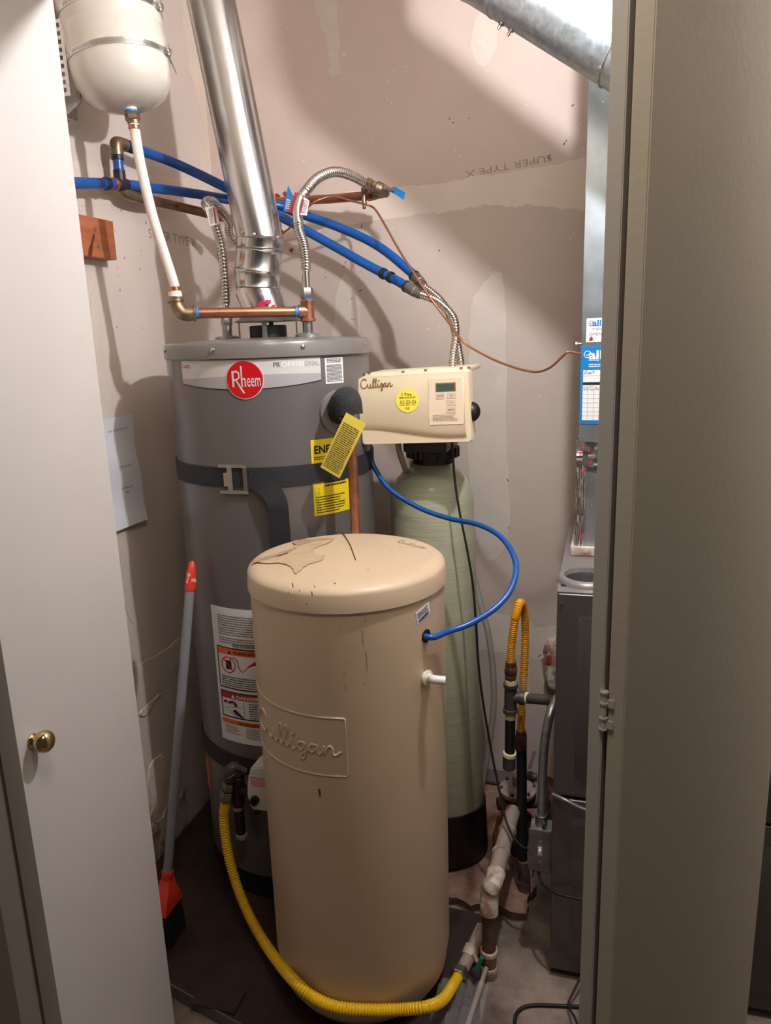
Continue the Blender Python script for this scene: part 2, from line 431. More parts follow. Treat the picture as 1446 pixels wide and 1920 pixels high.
# ================================================================== THE ROOM
XL, YB, XR, ZC = -1.222, 2.305, 0.62, 2.60
YF0, YF1 = 1.00, 1.12                      # front wall of the closet (outer, inner face)
mk('floor', 'concrete', None, box, (-2.2, -1.2, -0.06), (1.6, YB+0.1, 0.0), smooth=0, kind='structure')
mk('ceiling', 'drywall_plain', None, box, (XL-0.1, YF0, ZC), (XR+0.1, YB+0.1, ZC+0.05), smooth=0, kind='structure')
wb = mk('wall_back', 'drywall_back', None, box, (XL-0.1, YB, 0), (XR+0.1, YB+0.1, ZC), smooth=0, kind='structure')
wl = mk('wall_left', 'drywall_left', None, box, (XL-0.1, YF1, 0.012), (XL, YB, ZC), smooth=0, kind='structure')
mk('wall_right', 'drywall_plain', None, box, (XR, YF1, 0), (XR+0.1, YB, ZC), smooth=0, kind='structure')
OPL, OPR, OPZ = -1.02, 0.36, 2.045
wfl = mk('wall_front_left', 'hall_paint', None, box, (-2.2, YF0, 0), (OPL, YF1, 2.6), smooth=0, kind='structure')
mk('wall_front_right', 'hall_paint', None, box, (OPR, YF0, 0), (1.6, YF1, 2.6), smooth=0, kind='structure')
mk('wall_front_header', 'hall_paint', None, box, (OPL, YF0, OPZ), (OPR, YF1, 2.6), smooth=0, kind='structure')
bm = B(); box(bm, (-2.2, YF0-0.014, 0), (OPL-0.05, YF0, 0.085), 0.004); obj('baseboard_left', bm, 'door_paint', None, kind='structure')
bm = B(); box(bm, (OPL-0.05, YF0-0.016, 0), (OPL, YF0, 2.10), 0.003); obj('trim_1', bm, 'door_paint', None, kind='structure')
bm = B(); box(bm, (OPR, YF0-0.016, 0), (OPR+0.05, YF0, 2.10), 0.003); obj('trim_2', bm, 'door_paint', None, kind='structure')

# --- drywall sheets and joint compound on the back wall
sh = mk('drywall_sheet', 'grey_board', wb, box, (XL, YB-0.0015, 0.556), (XR, YB+0.01, 1.905), smooth=0)
mk('drywall_sheet', 'grey_board', wb, box, (XL, YB-0.0015, 0.0), (XR, YB+0.01, 0.55), smooth=0)
mk('drywall_sheet', 'drywall_back', wb, box, (XL, YB-0.0015, 1.91), (XR, YB+0.01, ZC), smooth=0)
def back_patch(pxs, m='mud', seed=1, jit=0.25, t=0.0008, sub=6):
    bm = B(); blob(bm, [at(x, y, YB-0.0014) for x, y in pxs], (0, -t, 0), seed, jit, sub); obj('joint_compound', bm, m, wb, 0)
back_patch([(420, 425), (520, 395), (600, 372), (700, 352), (760, 350), (830, 342), (870, 334), (950, 324), (1030, 310), (1120, 296), (1120, 385), (1080, 394), (1000, 384), (960, 388), (900, 386), (840, 396), (780, 404), (700, 415), (640, 425), (560, 445), (430, 470)], 'mud', 3, 0.2)
back_patch([(590, -20), (628, -20), (634, 60), (640, 130), (630, 140), (618, 138), (614, 90), (600, 40)], 'mud_grey', 4)
back_patch([(895, 30), (922, 20), (934, 55), (928, 95), (912, 122), (893, 118), (884, 80)], 'mud_grey', 5, 0.1)
back_patch([(640, 520), (668, 545), (676, 620), (668, 700), (630, 700), (622, 640)], 'mud_grey', 6, 0.2)
back_patch([(905, 535), (940, 515), (948, 640), (950, 800), (955, 960), (945, 1030), (905, 1040), (880, 900), (880, 700), (884, 580)], 'mud_grey', 7, 0.2)
back_patch([(840, 1160), (900, 1150), (945, 1153), (980, 1158), (1010, 1178), (1044, 1172), (1080, 1178), (1080, 1240), (1020, 1240), (960, 1226), (900, 1220), (840, 1215)], 'mud_grey', 8, 0.2)
back_patch([(880, 1440), (960, 1452), (1040, 1460), (1040, 1500), (880, 1490)], 'rubble', 9, 0.2)
bm = B()
for x, y in ((898, 80), (906, 80), (646, 103), (623, 100), (862, 292), (646, 602)): 
    cyl(bm, at(x, y, YB-0.001), at(x, y, YB-0.001)+V(0, -0.0016, 0), 0.0065 if x != 862 else 0.003, 16)
obj('nail_cover', bm, 'mud', wb, 0)
bm = B()
for i, (x, y, l, a) in enumerate([(1058, 270, 7, 70), (1062, 264, 5, 60), (1030, 296, 10, 80), (1074, 198, 6, 40), (843, 223, 3, 0), (850, 230, 3, 0), (880, 222, 2, 0), (660, 598, 3, 0), (664, 599, 3, 0), (648, 492, 4, 30), (645, 500, 6, 60), (676, 545, 9, 10), (678, 425, 8, 80), (610, 520, 3, 0), (660, 560, 4, 20), (1012, 1230, 12, 40), (1016, 1238, 9, 80), (824, 470, 5, 60), (952, 900, 9, -60), (954, 990, 6, 80)]):
    p = at(x, y, YB-0.0017); s = 0.0013*l/2; ca, sa = math.cos(math.radians(a)), math.sin(math.radians(a))
    prism(bm, [p+V(ca*s-sa*.0016, 0, sa*s+ca*.0016), p+V(-ca*s-sa*.0012, 0, -sa*s+ca*.0012), p+V(-ca*s*.8+sa*.001, 0, -sa*s*.8-ca*.001), p+V(ca*s*.9+sa*.0014, 0, sa*s*.9-ca*.0014)], (0, -0.0006, 0))
obj('gouge_mark', bm, 'wall_mark', wb, 0)
pm = plane_map((0, YB-0.0016, 0), (1, 0, 0), (0, 0, 1))
p0, p1 = at(874, 334, YB), at(1036, 302, YB)
pmt = plane_map(p0, p1-p0, (0, 0, 1))
text('printed_text', 'SUPER TYPE X', 'ink_faint', wb, pmt, 0, (p1-p0).length, 0.0, 0.018, h=0.0022, rot180=True)
# crumbling wall opening around the flue stub at the back
o = thing('pipe_collar', at(1058, 1300, YB-0.04), 'crusty white plaster collar with red sealant on back wall by furnace', 'pipe collar')
bm = B(); c = at(1058, 1248, YB-0.03); rock(bm, (c.x, c.y, c.z), (0.062, 0.035, 0.085), 21, 3, 0.10); obj('plaster_ring', bm, 'crust', o)
bm = B(); c = at(1040, 1222, YB-0.045); rock(bm, (c.x, c.y, c.z), (0.026, 0.012, 0.02), 5, 2, 0.3); c = at(1030, 1236, YB-0.05); rock(bm, (c.x, c.y, c.z), (0.008, 0.01, 0.016), 6, 2, 0.3); objs('sealant', bm, 'red_caulk', o)

# --- left wall patches
def left_patch(pxs, m='mud', seed=1, jit=0.25, t=0.0009, name='joint_compound', sub=6):
    bm = B(); blob(bm, [atx(x, y, XL) for x, y in pxs], (t+0.00025*(seed % 5), 0, 0), seed, jit, sub); obj(name, bm, m, wl, 0)
left_patch([(110, 300), (200, 315), (300, 330), (396, 345), (402, 402), (330, 396), (240, 388), (110, 375)], 'mud', 11, 0.2)
left_patch([(345, -20), (388, -20), (396, 200), (404, 345), (380, 345), (372, 290), (380, 230), (362, 160), (350, 90)], 'mud', 12, 0.3)
left_patch([(170, 560), (186, 575), (196, 700), (214, 900), (236, 1030), (256, 1140), (240, 1160), (200, 1000), (180, 800)], 'mud_grey', 13, 0.3)
left_patch([(190, 1290), (260, 1245), (300, 1225), (345, 1190), (380, 1160), (380, 1215), (330, 1250), (300, 1290), (262, 1330), (190, 1380)], 'mud_grey', 14, 0.2)
left_patch([(262, 1335), (300, 1300), (288, 1316), (276, 1336), (268, 1342)], 'mud', 15, 0.1, 0.004, 'torn_paper')
left_patch([(280, 1440), (300, 1418), (308, 1450), (304, 1500), (294, 1530), (284, 1548), (282, 1500)], 'mud', 16, 0.5, 0.003, 'torn_paper')
left_patch([(280, 1560), (304, 1530), (330, 1500), (345, 1480), (350, 1545), (330, 1580), (300, 1620), (284, 1640)], 'crust', 17, 0.6, 0.004, 'crumbled_plaster')
q0, q1 = atx(278, 436, XL), atx(368, 464, XL)
lm = plane_map(q0+V(0, 0, -0.014), V(0, 1, 0), V(0, 0, 1))
text('printed_text', 'SUPER TYPE X', 'ink_faint', wl, lm, 0, q1.y-q0.y, 0, 0.026, h=0.0008)
bm = B()
for i in range(18):
    R = random.Random(i+50); x = R.choice((222, 228, 232, 268, 362, 300, 190))+R.uniform(-8, 8); y = R.uniform(290, 640); p = atx(x, y, XL); s = R.uniform(0.0008, 0.002); hgt = s*R.uniform(0.6, 3.0)
    prism(bm, [p+V(0, -s, -hgt), p+V(0, s*.6, -hgt*.7), p+V(0, s, hgt), p+V(0, -s*.4, hgt*.8)], (0.0007, 0, 0))
obj('gouge_mark', bm, 'ink', wl, 0)

# --- dark board the tanks stand on, with its metal edge strip
bm = B(); f0 = atz(325, 1848, 0.03); f1 = atz(462, 1926, 0.03); dd = (f1-f0).normalized()
e0 = f0-dd*0.27; e1 = f1+dd*0.58
ply = [V(e0.x, e0.y, 0), V(e1.x, e1.y, 0), V(-0.235, 1.42, 0), V(-0.245, 1.640, 0), V(-0.566, 1.655, 0), V(-0.566, YB-0.012, 0), V(XL+0.012, YB-0.012, 0), V(XL+0.012, e0.y, 0)]
prism(bm, ply[:1]+ply[1:], (0, 0, 0.03)); obj('plywood_sheet', bm, 'board_red', None, 0, 'dark stained plywood sheet under the water heater and brine tank', 'board')
bm = B(); nrm = V(dd.y, -dd.x, 0)
prism(bm, [e0+V(0, 0, -0.028)+nrm*0.001, e1+V(0, 0, -0.028)+nrm*0.001, e1+V(0, 0, 0.004)+nrm*0.001, e0+V(0, 0, 0.004)+nrm*0.001], nrm*0.004)
obj('edge_strip', bm, 'edge_metal', None, 0, 'thin metal strip along the front edge of plywood sheet', 'metal strip')
bm = B(); c = atz(555, 1870, 0.031); 
c = atz(428, 1893, 0.0305); box(bm, (c.x-0.09, c.y-0.01, 0.0305), (c.x+0.02, c.y+0.05, 0.036), 0.001); obj('board_scrap', bm, 'board_red', None, 0, 'small dark red scrap of board lying at left of brine tank', 'scrap')
# --- broken concrete by the softener
def stone(c, s, seed, m, label): bm = B(); rock(bm, c, s, seed, 3, 0.07); return obj('concrete_chunk', bm, m, None, 30, label, 'concrete', 'broken concrete behind the tanks')
p = atz(880, 1690, 0.0); bm = B(); NX, NY = 44, 60; G = []
for i in range(NX+1):
    G.append([])
    for j in range(NY+1):
        u, v = i/NX, j/NY; x = -0.548+0.40*u; y0_ = 1.690+0.020*mnoise.noise(V(u*7, 3, 1))+0.010*mnoise.noise(V(u*23, 5, 1))-0.02*u; x += (0.018*mnoise.noise(V(v*9, 8, 2))+0.008*mnoise.noise(V(v*31, 8, 2)))*(u > 0.98)
        y = y0_+(2.292-y0_)*v; inb = V(x+0.405, y-1.885, 0).length < 0.128
        z = 0.031+0.004*mnoise.noise(V(x*14, y*14, 0))+0.003*mnoise.noise(V(x*45, y*45, 4))+0.002*mnoise.noise(V(x*120, y*120, 4)); z = min(z, 0.032) if inb else z
        G[-1].append(bm.verts.new(V(x, y, z)))
for i in range(NX):
    for j in range(NY): bm.faces.new((G[i][j], G[i+1][j], G[i+1][j+1], G[i][j+1]))
rim = [G[i][0] for i in range(NX)]+[G[NX][j] for j in range(NY)]+[G[i][NY] for i in range(NX, 0, -1)]+[G[0][j] for j in range(NY, 0, -1)]
low = [bm.verts.new(V(v.co.x, v.co.y+(0.012 if v.co.y < 1.75 else 0), 0.0005)) for v in rim]
for k in range(len(rim)): bm.faces.new((rim[k], rim[(k+1) % len(rim)], low[(k+1) % len(rim)], low[k]))
bm.faces.new(low[::-1]); obj('concrete_slab', bm, 'rubble', None, 30, 'broad broken concrete slab with rough front edge under softener tank', 'concrete', 'broken concrete behind the tanks')
stone((-0.19, 2.06, 0.075), (0.07, 0.11, 0.045), 32, 'rubble', 'rounded brown concrete lump under the round gas regulator')
stone((-0.245, 1.92, 0.065), (0.025, 0.05, 0.035), 33, 'rubble_orange', 'rust orange rubble piece between softener base and painted pipe')
mk('floor_mat', 'edge_metal', None, box, (-0.34, 2.215, 0.036), (-0.17, 2.285, 0.046), bev=0.002, label='bluish grey floor strip at foot of back wall', cat='strip')

# ================================================================== FOLDING DOORS
def panel(name, a, b, t, side, z0, z1, parent, m='door_paint'):
    """door leaf from a to b (xy, its visible face), thickness t to `side` (left normal = +1)"""
    a, b = V(*a, 0), V(*b, 0); d = (b-a).normalized(); n = V(-d.y, d.x, 0)*side; L = (b-a).length
    mt = Matrix(((d.x, n.x, 0, a.x), (d.y, n.y, 0, a.y), (0, 0, 1, 0), (0, 0, 0, 1)))
    bm = B(); box(bm, (0, 0, z0), (L, t, z1), 0.0018, 2, mt); return obj(name, bm, m, parent)
def knob(parent, p, n, label):
    p, n = Vector(p), Vector(n).normalized(); bm = B()
    lathe(bm, [(0.010, 0), (0.011, 0.001), (0.0105, 0.003), (0.008, 0.005), (0.009, 0.008), (0.0135, 0.012), (0.0165, 0.018), (0.0170, 0.023), (0.0150, 0.029), (0.009, 0.0335), (0.0, 0.035)], p, n, 28, caps=False)
    obj('knob', bm, 'brass', parent, 60, label)
def hinge(parent, p, axis_n, t_dir, h=0.05):
    p = Vector(p); k = thing('h', p, '', '') if False else None
    bm = B()
    for z, l in ((0, 0.26), (0.30, 0.38), (0.72, 0.28)): cyl(bm, p+V(0, 0, h*(z-0.5)), p+V(0, 0, h*(z+l-0.5)), 0.0036, 14, bev=0.0006)
    cyl(bm, p+V(0, 0, -h*0.55), p+V(0, 0, h*0.55), 0.0022, 10)
    for z in (-0.52, -0.21, 0.21, 0.52): cyl(bm, p+V(0, 0, h*z-0.001), p+V(0, 0, h*z+0.001), 0.005, 14)
    o = obj('hinge', bm, 'door_paint', parent)
    bm = B(); t = Vector(t_dir).normalized(); n = Vector(axis_n).normalized()
    for z in (0.24, -0.36):
        c = p+t*0.008+V(0, 0, h*z)
        prism(bm, [c-t*0.006+V(0, 0, -0.005), c+t*0.003+V(0, 0, -0.007), c+t*0.003+V(0, 0, 0.003), c-t*0.006+V(0, 0, 0.005)], n*0.0022)
    obj('hinge_leaf', bm, 'door_paint', o, 0)
    return o
# left pair: leaf A face runs from the fold (near) to the track (far)
LA, LAf = (-0.806, 0.790), (-0.8265, 1.10)
d1 = thing('door_1', (-0.9, 0.95, 0.012), 'off-white folding closet door folded open at left with brass knob', 'door', kind='structure')
panel('door_panel', LA, LAf, 0.032, +1, 0.012, 2.03, d1)
panel('door_panel', (LA[0]-0.047, LA[1]+0.006), (-0.985, 1.075), 0.032, +1, 0.012, 2.03, d1)
kp = at(58, 1388, 0.820); kx = LA[0]+(LAf[0]-LA[0])*((0.820-LA[1])/(LAf[1]-LA[1]))
knob(d1, (kx, 0.820, kp.z), (1, 0.07, 0), 'polished brass ball knob')
hinge(d1, (LA[0]-0.0395, LA[1]-0.002, 1.93), (0, -1, 0), (-1, 0, 0)); hinge(d1, (LA[0]-0.0395, LA[1]-0.002, 0.25), (0, -1, 0), (-1, 0, 0))
# right pair
RY = 0.85; r0 = ray(1148, 0).x/ray(1148, 0).y*RY; r1 = ray(1181.5, 0).x/ray(1181.5, 0).y*RY
d2 = thing('door_2', (0.1, 0.98, 0.012), 'off-white folding closet door at right with painted hinge between its two leaves', 'door', kind='structure')
bm = B(); prism(bm, [V(r0, RY, 0.012), V(r1, RY, 0.012), V(r1+0.105, 1.17, 0.012), V(r0+0.105, 1.175, 0.012)], (0, 0, 2.02)); bmesh.ops.bevel(bm, geom=bm.edges[:], offset=0.0012, segments=2, affect='EDGES'); obj('door_panel', bm, 'door_paint', d2)
b0 = ray(1193, 0).x/ray(1193, 0).y*RY; b1 = ray(1231, 0).x/ray(1231, 0).y*RY
far = (0.232*1.065, 1.065); dB = (V(far[0], far[1], 0)-V(b1, RY, 0)).normalized(); nB = V(-dB.y, dB.x, 0)
bm = B(); poly = [V(b1, RY, 0.012), V(far[0], far[1], 0.012), V(far[0]-0.02, far[1]+0.024, 0.012), V(b0+0.002, RY+0.022, 0.012), V(b0, RY, 0.012)]
prism(bm, poly, (0, 0, 2.02)); bmesh.ops.bevel(bm, geom=[e for e in bm.edges], offset=0.0012, segments=2, affect='EDGES'); obj('door_panel', bm, 'door_paint_rough', d2)
hp = at(1132.5, 1332, RY-0.001); hinge(d2, hp, (0, -1, 0), (1, 0, 0), 0.046)
kp = at(1108, 1405, 0.95); knob(d2, (r0+0.0338, 0.953, kp.z), (-0.95, 0.31, 0), 'polished brass ball knob'); hinge(d2, V(hp.x, hp.y, 1.90), (0, -1, 0), (1, 0, 0), 0.046)

# ================================================================== CEILING LAMP OF THE CLOSET (just above the picture)
o = thing('ceiling_lamp', (BULB.x, BULB.y, BULB.z-0.03), 'bare bulb in a white porcelain holder above the closet door', 'lamp')
bm = B(); lathe(bm, [(0.055, 0), (0.058, -0.012), (0.05, -0.03), (0.028, -0.04), (0.026, -0.07), (0.018, -0.075)], (BULB.x, YF1, BULB.z), (0, -1, 0), 32); obj('lamp_holder', bm, 'porcelain', o)
bm = B(); lathe(bm, [(0.0, 0.020)]+[(0.021*math.sin(math.pi*k/12), 0.021*math.cos(math.pi*k/12)) for k in range(1, 12)]+[(0.0, -0.021)], BULB, (0, -1, 0), 24, caps=False); obj('bulb', bm, 'bulb_glow', o, 60)
bm = B(); lathe(bm, [(0.010, 0.085), (0.0125, 0.060), (0.0135, 0.035), (0.0115, 0.0215)], BULB, (0, -1, 0), 24); obj('bulb_neck', bm, 'porcelain', o, 60)

# ================================================================== WATER HEATER
HX, HY, HR = -0.832, 1.806, 0.255
ZB, ZT = 0.032, 1.498
wh = thing('water_heater', (HX, HY, ZB), 'tall grey gas water heater with red round badge, strapped beside left wall', 'water heater')
bm = B(); lathe(bm, [(HR-0.012, 0.10), (HR, 0.105), (HR, ZT-0.03)], (HX, HY, 0), n=96); obj('jacket', bm, 'jacket_grey', wh)
bm = B(); lathe(bm, [(HR-0.02, ZB), (HR-0.008, ZB+0.004), (HR-0.008, 0.12)], (HX, HY, 0), n=72); obj('base_ring', bm, 'base_black', wh)
bm = B(); lathe(bm, [(HR+0.0065, ZT-0.037), (HR+0.0075, ZT-0.036), (HR+0.0075, ZT-0.012), (HR+0.004, ZT-0.003), (HR-0.006, ZT+0.001), (HR-0.05, ZT+0.003), (0.09, ZT+0.008), (0.0, ZT+0.008)], (HX, HY, 0), n=96)
obj('top_cap', bm, 'cap_grey', wh)
for x, y in ((309, 657), (399, 657), (568, 650), (683, 643)):
    p = cylhit(x, y, HX, HY, HR+0.0075); n = V(p.x-HX, p.y-HY, 0).normalized(); bm = B()
    lathe(bm, [(0.0055, -0.001), (0.0055, 0.002), (0.0035, 0.004), (0.0, 0.0045)], p, n, 14, caps=False); obj('screw', bm, 'steel', wh)
def hmap(px, py):
    t, z = cyl_tz(px, py, HX, HY, HR); mp = cyl_map(HX, HY, HR, t, z)
    def uv(x, y): tt, z2 = cyl_tz(x, y, HX, HY, HR); return (tt-t)*HR, z2-z
    return mp, uv
# brand strip and badge
mp, uv = hmap(340, 676); u1, vt = uv(600, 668); _, vb = uv(343, 719); um, vm = uv(460, 731)
st = sheet('brand_strip', 'label_silver', wh, mp, 0, u1, vb, -0.001, nu=24, bot=lambda f: vb-(vb-(-0.066))*0-0.013*(1-(2*f-1)**2))
sheet('strip_shadow_line', 'text_black', st, mp, 0, u1, vb-0.002, vb, 0.0002, 0.0005, nu=24, top=lambda f: vb+0.0-0.013*(1-(2*f-1)**2), bot=lambda f: vb-0.0025-0.013*(1-(2*f-1)**2))
sheet('grey_wave', 'label_silver_dark', st, mp, 0, u1, vb, 0, 0.0007, 0.0009, nu=24, top=lambda f: vb+0.012+0.006*math.sin(f*3.0-0.4), bot=lambda f: vb-0.012*(1-(2*f-1)**2))
text('classic_text', 'CLASSIC', 'label_red', st, mp, 0.004, 0.034, -0.018, -0.010, 0.0012, 0.01)
text('plus_text', 'PLUS', 'text_white', st, mp, 0.040, 0.062, -0.017, -0.011, 0.0011)
text('professional_text', 'PR', 'text_grey', st, mp, u1-0.112, u1-0.096, -0.020, -0.009, 0.0012, 0.03)
text('professional_text', 'OFESSI', 'text_white', st, mp, u1-0.094, u1-0.042, -0.020, -0.009, 0.0012, 0.03)
text('professional_text', 'ONAL', 'label_silver_dark', st, mp, u1-0.040, u1-0.004, -0.020, -0.009, 0.0012, 0.03)
mp, uv = hmap(459, 712); ru, _ = uv(490, 711); rr = 0.0415
bd = disc('brand_badge', 'label_silver', wh, mp, 0, 0, rr+0.0022, 0.0002, 0.0020, 48)
disc('badge_face', 'label_red', bd, mp, 0, 0, rr, 0.0020, 0.0026, 48)
bm = B(); 
def bar(pts, w, h=0.003):
    a = [mp(x, y, h) for x, y in pts]; vs2 = [bm.verts.new(p) for p in a]; bm.faces.new(vs2)
bar([(-0.029, -0.016), (-0.024, -0.016), (-0.024, 0.020), (-0.029, 0.020)], 0)
bar([(-0.019, -0.004), (-0.015, -0.004), (-0.006, -0.032), (-0.010, -0.032)], 0) if False else bar([(-0.022, 0.000), (-0.018, 0.000), (0.0, -0.030), (-0.005, -0.030)], 0)
bar([(-0.024, 0.020), (-0.024, 0.016), (-0.017, 0.017), (-0.017, 0.021)], 0); bar([(-0.017, 0.021), (-0.018, 0.017), (-0.014, 0.013), (-0.0105, 0.0155)], 0)
bar([(-0.0105, 0.0155), (-0.014, 0.013), (-0.014, 0.006), (-0.0105, 0.004)], 0); bar([(-0.0105, 0.004), (-0.014, 0.006), (-0.018, 0.002), (-0.017, -0.001)], 0); bar([(-0.017, -0.001), (-0.018, 0.003), (-0.024, 0.002), (-0.024, -0.002)], 0)
bar([(-0.008, -0.016), (-0.0045, -0.016), (-0.0045, 0.031), (-0.008, 0.031)], 0); bar([(-0.0045, 0.003), (-0.0045, 0.0), (0.001, 0.0), (0.0, 0.004)], 0); bar([(0.0, 0.004), (0.0, -0.016), (0.003, -0.016), (0.003, 0.001)], 0)
obj('badge_letters', bm, 'label_silver', bd, 0)
text('badge_name', 'eem', 'label_silver', bd, mp, 0.0055, 0.036, -0.016, 0.004, 0.0031, 0.006)
# small white notice
mp, uv = hmap(611, 720); u1, v1 = uv(642, 668)
lb = sheet('notice_label', 'label_white', wh, mp, 0.0, u1, 0.0, v1-0.002, nu=6)
dashes('notice_heading', 'text_black', lb, mp, 0.005, u1-0.005, v1*0.78, v1*0.95, 3, fill=0.55, ragged=0.05, seed=3)
dashes('notice_print', 'text_black', lb, mp, 0.004, u1-0.004, v1*0.06, v1*0.72, 13, fill=0.55, ragged=0.05, seed=4)
# energy label
mp, uv = hmap(590, 968); u1, vz = uv(664, 955); _, vt = uv(588, 825)
lb = sheet('energy_label', 'label_yellow', wh, mp, 0.0, 0.125, 0.0, vt, nu=12)
text('energy_text', 'ENERGY', 'text_black', lb, mp, 0.008, 0.098, vt-0.034, vt-0.014, 0.0012, 0.03)
dashes('energy_print', 'text_black', lb, mp, 0.006, 0.075, vt-0.049, vt-0.039, 2, fill=0.45, seed=5)
stroke('energy_rules', 'text_black', lb, mp, [[(0.002, vt-0.052), (0.122, vt-0.052)], [(0.002, 0.085), (0.122, 0.085)], [(0.014, 0.052), (0.014, 0.066), (0.11, 0.066), (0.11, 0.052), (0.014, 0.052)]], 0.0005, 0.0009, smooth=1)
dashes('energy_heading', 'text_black', lb, mp, 0.03, 0.1, 0.067, 0.082, 2, fill=0.6, seed=6)
dashes('energy_small_print', 'text_black', lb, mp, 0.006, 0.1, 0.004, 0.048, 7, fill=0.42, seed=7, ragged=0.35)
# rating plate with warnings (runs behind the brine tank)
mp, uv = hmap(418, 1382); _, vt = uv(398, 1134); WLb = 0.25
lb = sheet('rating_label', 'label_white', wh, mp, 0.0, WLb, 0.0, vt, nu=24)
k = vt/0.30
dashes('rating_print', 'text_grey', lb, mp, 0.022, WLb-0.02, vt*0.80, vt*0.95, 9, fill=0.5, seed=8, ragged=0.25)
dashes('rating_print', 'text_grey', lb, mp, 0.022, WLb-0.05, vt*0.74, vt*0.79, 3, fill=0.5, seed=18, ragged=0.3)
bm = B(); R = random.Random(4); u = 0.062
while u < 0.13:
    w = R.uniform(0.0008, 0.0025); q = [bm.verts.new(mp(a, b, 0.001)) for a, b in ((u, vt*0.722), (u+w, vt*0.722), (u+w, vt*0.745), (u, vt*0.745))]; bm.faces.new(q); u += w+R.uniform(0.0008, 0.002)
obj('barcode', bm, 'text_black', lb, 0)
def warn(v0, v1, head, hm, name):
    f = sheet(name, 'text_black', lb, mp, 0.010, WLb-0.010, v0, v1, 0.0007, 0.0009, nu=20)
    sheet('warning_panel', 'label_white', f, mp, 0.014, WLb-0.014, v0+0.004, v1-0.004, 0.0009, 0.0011, nu=20)
    hd = sheet('warning_heading', hm, f, mp, 0.014, WLb-0.014, v1-0.020, v1-0.004, 0.0011, 0.0013, nu=20)
    text('heading_text', head, 'text_black' if hm == 'label_orange' else 'text_white', f, mp, 0.062, 0.062+0.0105*len(head), v1-0.017, v1-0.0075, 0.0018, 0.02)
    bm = B(); q = [bm.verts.new(mp(a, b, 0.0018)) for a, b in ((0.046, v1-0.017), (0.057, v1-0.017), (0.0515, v1-0.0065))]; bm.faces.new(q); obj('alert_triangle', bm, 'text_black' if hm == 'label_orange' else 'text_white', f, 0)
    return f
f = warn(vt*0.405, vt*0.715, 'WARNING', 'label_orange', 'warning_box'); a, b = vt*0.405, vt*0.715
cc = (0.045, b-0.047)
stroke('prohibition_ring', 'label_red', f, mp, [[(cc[0]+0.021*math.cos(t*math.pi/12), cc[1]+0.021*math.sin(t*math.pi/12)) for t in range(25)], [(cc[0]-0.015, cc[1]+0.015), (cc[0]+0.015, cc[1]-0.015)]], 0.0013, 0.0014, smooth=2)
sheet('fuel_can', 'text_black', f, mp, cc[0]-0.008, cc[0]+0.010, cc[1]-0.013, cc[1]+0.011, 0.0011, 0.0013)
stroke('can_spout', 'text_black', f, mp, [[(cc[0]+0.006, cc[1]+0.012), (cc[0]+0.012, cc[1]+0.02), (cc[0]+0.026, cc[1]+0.018), (cc[0]+0.032, cc[1]-0.004), (cc[0]+0.04, cc[1]-0.016)]], 0.001, 0.0014)
bm = B(); q = [bm.verts.new(mp(x, y, 0.0015)) for x, y in ((0.086, b-0.062), (0.15, b-0.064), (0.15, b-0.03), (0.128, b-0.026), (0.118, b-0.034), (0.106, b-0.042))]; bm.faces.new(q); obj('flame_picture', bm, 'label_red', f, 0)
dashes('warning_print', 'text_black', f, mp, 0.020, WLb-0.02, a+0.006, a+0.036, 5, h=0.0014, fill=0.5, seed=9)
f = warn(vt*0.185, vt*0.385, 'DANGER', 'label_darkred', 'danger_box'); a, b = vt*0.185, vt*0.385
stroke('tap_picture', 'text_black', f, mp, [[(0.022, b-0.03), (0.03, b-0.03)], [(0.036, b-0.031), (0.05, b-0.028), (0.058, b-0.033), (0.058, b-0.038)]], 0.0034, 0.0013)
bm = B(); q = [bm.verts.new(mp(x, y, 0.0015)) for x, y in ((0.046, a+0.02), (0.056, a+0.026), (0.066, a+0.018), (0.08, a+0.006), (0.08, a+0.004), (0.07, a+0.006), (0.055, a+0.012))]; bm.faces.new(q); obj('hand_picture', bm, 'text_black', f, 0)
stroke('basin_lines', 'text_grey', f, mp, [[(0.018, a+0.024), (0.045, a+0.03), (0.078, a+0.034)], [(0.03, a+0.022), (0.06, a+0.005)], [(0.082, a+0.004), (0.082, b-0.022)]], 0.0006, 0.0012, smooth=2)
dashes('danger_print', 'text_black', f, mp, 0.096, WLb-0.02, a+0.005, b-0.024, 7, h=0.0014, fill=0.45, seed=10, ragged=0.4)
hd = sheet('warning_heading', 'label_orange', lb, mp, 0.008, WLb-0.01, vt*0.135, vt*0.17, 0.0007, 0.0010, nu=20)
text('heading_text', 'WARNING', 'text_black', hd, mp, 0.062, 0.13, vt*0.140, vt*0.163, 0.0016, 0.02)
dashes('warning_print', 'text_grey', lb, mp, 0.016, 0.07, vt*0.06, vt*0.125, 5, fill=0.4, seed=11, ragged=0.4); dashes('warning_print', 'text_grey', lb, mp, 0.082, 0.15, vt*0.04, vt*0.125, 6, fill=0.4, seed=12, ragged=0.4)
mp, uv = hmap(396, 1460); sheet('side_label', 'label_orange', wh, mp, -0.055, -0.012, -0.045, 0.045, nu=6)
